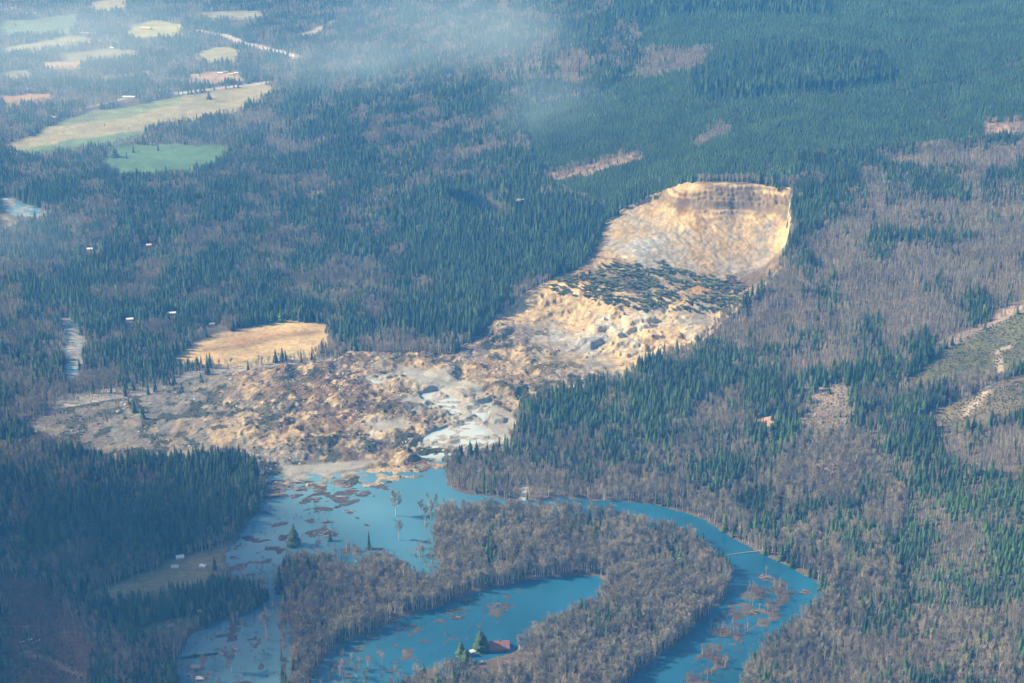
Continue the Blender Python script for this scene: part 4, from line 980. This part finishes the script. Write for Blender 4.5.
house(130, 320, 16, 9, 3.6, .1, M_white, M_wroof, 'white house in bare trees left of the tan meadow', 'house', 'house')
house(172, 314, 18, 9, 3.6, .2, M_white, M_wroof, 'long white house in the wood above the tan meadow', 'house', 'house')
house(181, 311, 12, 8, 3.4, .2, M_rw, M_rw, 'red roofed house beside the long white one in the wood', 'house', 'house')
house(212, 325, 13, 9, 3.6, .2, M_grey, M_groof, 'grey house at the top left of the tan meadow', 'house', 'house')
house(190, 331, 10, 8, 3.4, .1, M_brown, M_rroof, 'brown house at the left tip of the tan meadow', 'house', 'house')
house(90, 250, 14, 10, 4, .1, M_white, M_wroof, 'white house in the mixed wood of the left valley', 'house', 'house')
house(149, 246, 13, 10, 4, .1, M_cream, M_cream, 'cream house in the dark wood left of centre', 'house', 'house')
FAR = [(4,10,34,14,M_white,M_wroof,'long white farm building at the far upper left'),(14,9,26,14,M_white,M_wroof,'white farm building right of the long one at upper left'),
 (20,14,16,11,M_white,M_wroof,'left one of three small white far houses'),(28,14,16,11,M_white,M_wroof,'middle one of three small white far houses'),(35,14,15,11,M_cream,M_wroof,'right one of three small white far houses'),
 (82,34,22,12,M_white,M_wroof,'leftmost white shed of the far row'),(88,34,22,12,M_white,M_wroof,'second white shed of the far row'),(94,34,24,12,M_cream,M_wroof,'rightmost pale shed of the far row'),
 (101,42,16,11,M_white,M_wroof,'white house below the far shed row'),(127,42,22,14,M_white,M_cream,'cream roofed farmhouse by the far curved track'),(112,49,15,10,M_white,M_wroof,'small white house at the foot of the curved track'),
 (146,29,46,20,M_yroof,M_yroof,'big yellow barn standing in the far pale field'),(175,80,17,12,M_white,M_wroof,'bright white house above the tan field'),(177,90,18,10,M_cream,M_rroof,'reddish farm shed below the bright white house'),
 (129,98,44,12,M_white,M_wroof,'long low white barn at the top of the tan field'),(54,118,34,14,M_white,M_wroof,'white greenhouse at the left end of the tan field'),(44,121,18,10,M_white,M_wroof,'small white shed left of the greenhouse'),
 (153,145,13,9,M_white,M_wroof,'white house between the tan and green fields'),(142,178,20,11,M_white,M_wroof,'white house below the green field'),(148,177,14,10,M_white,M_wroof,'small white house right of the one below the green field'),
 (220,74,18,11,M_white,M_wroof,'leftmost pale house of the far hamlet'),(226,73,16,11,M_cream,M_groof,'grey roofed house of the far hamlet'),(231,75,17,11,M_white,M_yroof,'yellowish roofed house of the far hamlet'),(236,74,16,11,M_white,M_wroof,'rightmost white house of the far hamlet'),
 (365,8,26,12,M_white,M_wroof,'white building on the hazy slope at the top'),(345,14,16,11,M_grey,M_groof,'grey house left of the white building at the top'),(30,90,18,11,M_white,M_wroof,'small white house above the orange far field'),(80,84,16,11,M_cream,M_wroof,'cream house in the far wood above the tan field')]
for x, y, w_, d_, wm, rm, lb in FAR: house(x, y, w_, d_, 5, rng.uniform(-.25, .25), wm, rm, lb, 'farm_building' if w_ > 24 else 'house', 'building', chimney=False)
def car(px, py, rz, mat, label, L_=4.8, H_=1.5, name='car'):
    X, Y, Z = at(px, py); e = empty(name, (X, Y, Z), rz)
    b_ = MB(); b_.box((0, 0, .35 + H_ * .25), (L_, 1.9, H_ * .5)); b_.build('body', mat, e)
    c = MB(); a, d_ = L_ * .28, .85; zt = .35 + H_ * .5
    lo = [(-a, -d_, zt), (a, -d_, zt), (a, d_, zt), (-a, d_, zt)]; hi = [(-a * .8, -d_ * .85, zt + H_ * .45), (a * .6, -d_ * .85, zt + H_ * .45), (a * .6, d_ * .85, zt + H_ * .45), (-a * .8, d_ * .85, zt + H_ * .45)]
    c.poly(hi)
    for i in range(4): c.poly([lo[i], lo[(i + 1) % 4], hi[(i + 1) % 4], hi[i]])
    c.build('cabin', M_glass, e)
    for sx in (-1, 1):
        for sy in (-1, 1):
            wl = MB(); wl.tube((sx * L_ * .32, sy * .85, .34), (sx * L_ * .32, sy * 1.02, .34), .34, .34, 10); wl.build('wheel', M_dark, e)
    tag(e, label, 'car')
car(188, 677, .8, M_redcar, 'red car stranded by the flooded house at the bottom edge', 5.5, 1.9)
car(22, 642, .3, M_white, 'leftmost white vehicle in the yard on the cleared slope', 7, 2.6, 'van')
car(27, 645, 1.2, M_grey, 'grey vehicle left of centre in the cleared slope yard', 6, 1.8)
car(30, 640, .6, M_white, 'white vehicle in the middle of the cleared slope yard', 6.5, 2.4, 'van')
car(34, 643, .1, M_grey, 'grey vehicle right of centre in the cleared slope yard', 5.5, 1.7)
car(38, 641, .9, M_white, 'rightmost white vehicle in the cleared slope yard', 6, 2.2, 'van')
car(151, 633, .5, M_redcar, 'red vehicle beside the red shed on the green strip', 5.5, 1.8)
# hedge in the flooded yard
hd = empty('hedge', at(200, 657)); x0 = unproj(185, 658, 0); x1 = unproj(216, 654, 0)
for k in range(11):
    f = k / 10; o = bpy.data.objects.new('bush', bpy.data.meshes.new('tmp') if False else None) if False else shrub_shape(200 + k, 110).build('bush', M_con, hd)
    o.location = (x0[0] + (x1[0] - x0[0]) * f - hd.location.x, x0[1] + (x1[1] - x0[1]) * f - hd.location.y, .4 - hd.location.z); o.scale = (5.5, 5.0, 6.0); o.rotation_euler = (0, 0, k)
tag(hd, 'short dark hedge row standing in the flooded meadow', 'hedge')
# timber H-frame power pylons with their lines
def pylon(px, py, h_, label):
    X, Y, Z = at(px, py); e = empty('power_pylon', (X, Y, Z), .2)
    for s in (-1, 1): p = MB(); p.tube((s * 3.2, 0, -.5), (s * 3.2, 0, h_), .42, .30, 8); p.build('pole', M_pole, e)
    c = MB(); c.box((0, 0, h_ - 2.5), (15, .5, .6)); c.build('crossarm', M_pole, e)
    c = MB(); c.tube((-3.2, .1, h_ - 9), (3.2, .1, h_ - 3), .18, .18, 5); c.tube((3.2, -.1, h_ - 9), (-3.2, -.1, h_ - 3), .18, .18, 5); c.build('brace', M_pole, e)
    for x in (-7, 0, 7): i_ = MB(); i_.tube((x, 0, h_ - 2.8), (x, 0, h_ - 4.6), .16, .16, 6); i_.build('insulator', M_grey, e)
    tag(e, label, 'pylon'); return Vector((X, Y, Z))
pylon(66, 646, 27, 'right timber power pylon on the cleared slope'); pylon(27, 640, 27, 'left timber power pylon above the vehicle yard'); pylon(12, 552, 27, 'far timber power pylon on the brown clearing')
# low flying aircraft
X, Y = unproj(519, 200, 520.0); ac = empty('aircraft', (X, Y, 520.0), R(20), (1.25, 1.25, 1.25))
f = MB(); nseg = 12; prof = [(-4.2, .35), (-3.6, .9), (-2.4, 1.25), (-.6, 1.35), (1.2, 1.15), (2.6, .6), (6.2, .28), (7.4, .2)]
for x, r_ in prof:
    for i in range(nseg): a = 6.283 * i / nseg; f.v.append((x, math.cos(a) * r_, math.sin(a) * r_ * 1.05 + (.25 if x > 2 else 0)))
for j in range(len(prof) - 1):
    for i in range(nseg): i2 = (i + 1) % nseg; f.f.append((j * nseg + i, j * nseg + i2, (j + 1) * nseg + i2, (j + 1) * nseg + i))
f.f.append(tuple(range(nseg))); f.f.append(tuple(reversed(range((len(prof) - 1) * nseg, len(prof) * nseg)))); f.build('fuselage', M_white, ac)
t_ = MB(); t_.box((7.2, 0, 1.1), (1.0, .12, 1.9)); t_.box((6.3, 0, .4), (.8, 3.0, .1)); t_.build('tail_fin', M_white, ac)
m_ = MB(); m_.tube((-.6, 0, 1.2), (-.6, 0, 2.2), .25, .2, 8); m_.build('mast', M_grey, ac)
for k in range(4): b_ = MB(); a = .5 + k * math.pi / 2; b_.box((-.6 + math.cos(a) * 3.2, math.sin(a) * 3.2, 2.2), (6.0, .34, .06), a); b_.build('rotor_blade', M_grey, ac)
for s in (-1, 1): k_ = MB(); k_.tube((-2.8, s * 1.2, -1.8), (1.6, s * 1.2, -1.8), .08, .08, 6); k_.tube((-1.8, s * .9, -1), (-1.8, s * 1.2, -1.8), .06, .06, 5); k_.tube((.6, s * .9, -1), (.6, s * 1.2, -1.8), .06, .06, 5); k_.build('skid', M_grey, ac)
ws = MB(); ws.tube((-3.7, 0, .35), (-2.7, 0, .85), .55, .95, 10); ws.build('windscreen', M_glass, ac)
tag(ac, 'small white aircraft over the dark conifer slope left of the scar', 'aircraft')

# ------------------------------------------------------------------ drifting mist
def mist(name, c, rad, dens, seed, thr=(.38, .75), nscale=.0035):
    me = bpy.data.meshes.new(name); bm = bmesh.new(); bmesh.ops.create_icosphere(bm, subdivisions=3, radius=1); bm.to_mesh(me); bm.free()
    o = bpy.data.objects.new(name, me); C.objects.link(o); o.location = c; o.scale = rad; o['kind'] = 'stuff'
    m = bpy.data.materials.new(name); m.use_nodes = True; n = m.node_tree; n.nodes.clear(); me.materials.append(m)
    out = n.nodes.new('ShaderNodeOutputMaterial'); v = n.nodes.new('ShaderNodeVolumePrincipled'); v.inputs['Color'].default_value = (.60, .82, 1, 1); v.inputs['Absorption Color'].default_value = (1, 1, 1, 1)
    g = n.nodes.new('ShaderNodeNewGeometry'); mp = n.nodes.new('ShaderNodeMapping'); mp.inputs['Scale'].default_value = (1, 1, 1.5); mp.inputs['Location'].default_value = (seed * 313.0, 0, 0)
    t = n.nodes.new('ShaderNodeTexNoise'); t.inputs['Scale'].default_value = nscale; t.inputs['Detail'].default_value = 4
    n.links.new(g.outputs['Position'], mp.inputs[0]); n.links.new(mp.outputs[0], t.inputs['Vector'])
    r1 = n.nodes.new('ShaderNodeMapRange'); r1.inputs[1].default_value = thr[0]; r1.inputs[2].default_value = thr[1]; n.links.new(t.outputs['Fac'], r1.inputs[0])
    tc = n.nodes.new('ShaderNodeTexCoord'); ln = n.nodes.new('ShaderNodeVectorMath'); ln.operation = 'LENGTH'; n.links.new(tc.outputs['Object'], ln.inputs[0])
    r2 = n.nodes.new('ShaderNodeMapRange'); r2.interpolation_type = 'SMOOTHSTEP'; r2.inputs[1].default_value = 1.0; r2.inputs[2].default_value = .1; n.links.new(ln.outputs['Value'], r2.inputs[0])
    mu = n.nodes.new('ShaderNodeMath'); mu.operation = 'MULTIPLY'; n.links.new(r1.outputs[0], mu.inputs[0]); n.links.new(r2.outputs[0], mu.inputs[1])
    m2 = n.nodes.new('ShaderNodeMath'); m2.operation = 'MULTIPLY'; m2.inputs[1].default_value = dens; n.links.new(mu.outputs[0], m2.inputs[0])
    n.links.new(m2.outputs[0], v.inputs['Density']); n.links.new(v.outputs[0], out.inputs['Volume'])
    return o
def mist_at(name, px, py, Y, rad, dens, seed, **k):
    dx, dy, dz = ray(px, py); t = Y / dy; return mist(name, (dx * t, Y, CAM_H + dz * t), rad, dens, seed, **k)
mist_at('mist', 440, 34, 4700, (520, 420, 175), .0024, 3, nscale=.0026)
mist_at('mist', 550, 105, 4300, (230, 260, 130), .0016, 5)
mist_at('mist', 330, 66, 5400, (480, 380, 105), .0016, 7, thr=(.25, .75))
mist_at('mist', 60, 50, 4900, (900, 900, 200), .0012, 9, thr=(.15, .75))
mist_at('mist', 170, 130, 4300, (520, 500, 130), .0004, 13, thr=(.2, .75))
mist_at('mist', 20, 235, 3600, (240, 260, 80), .0010, 15, thr=(.25, .7))
# a cumulus drifting out of frame, whose shadow dims the lower left of the valley
def cloud(name, c, rad, dens, seed): 
    return mist(name, c, rad, dens, seed, thr=(.2, .6), nscale=.0022)
cloud('cloud', (-3560, 2790, 1990), (640, 660, 240), .022, 11)


# ------------------------------------------------------------------ haze: the air itself
hb = MB(); hb.box((0, 6500, 728), (22000, 16000, 1467))
haze = hb.build('haze', bpy.data.materials.new('haze_air')); haze['kind'] = 'stuff'
hm = haze.data.materials[0]; hm.use_nodes = True; hn = hm.node_tree; hn.nodes.clear()
ho = hn.nodes.new('ShaderNodeOutputMaterial'); pv = hn.nodes.new('ShaderNodeVolumePrincipled')
pv.inputs['Density'].default_value = HAZE_DENSITY; pv.inputs['Color'].default_value = (*HAZE_COLOR, 1); pv.inputs['Anisotropy'].default_value = 0.0; pv.inputs['Absorption Color'].default_value = (1, 1, 1, 1)
hn.links.new(pv.outputs[0], ho.inputs['Volume'])
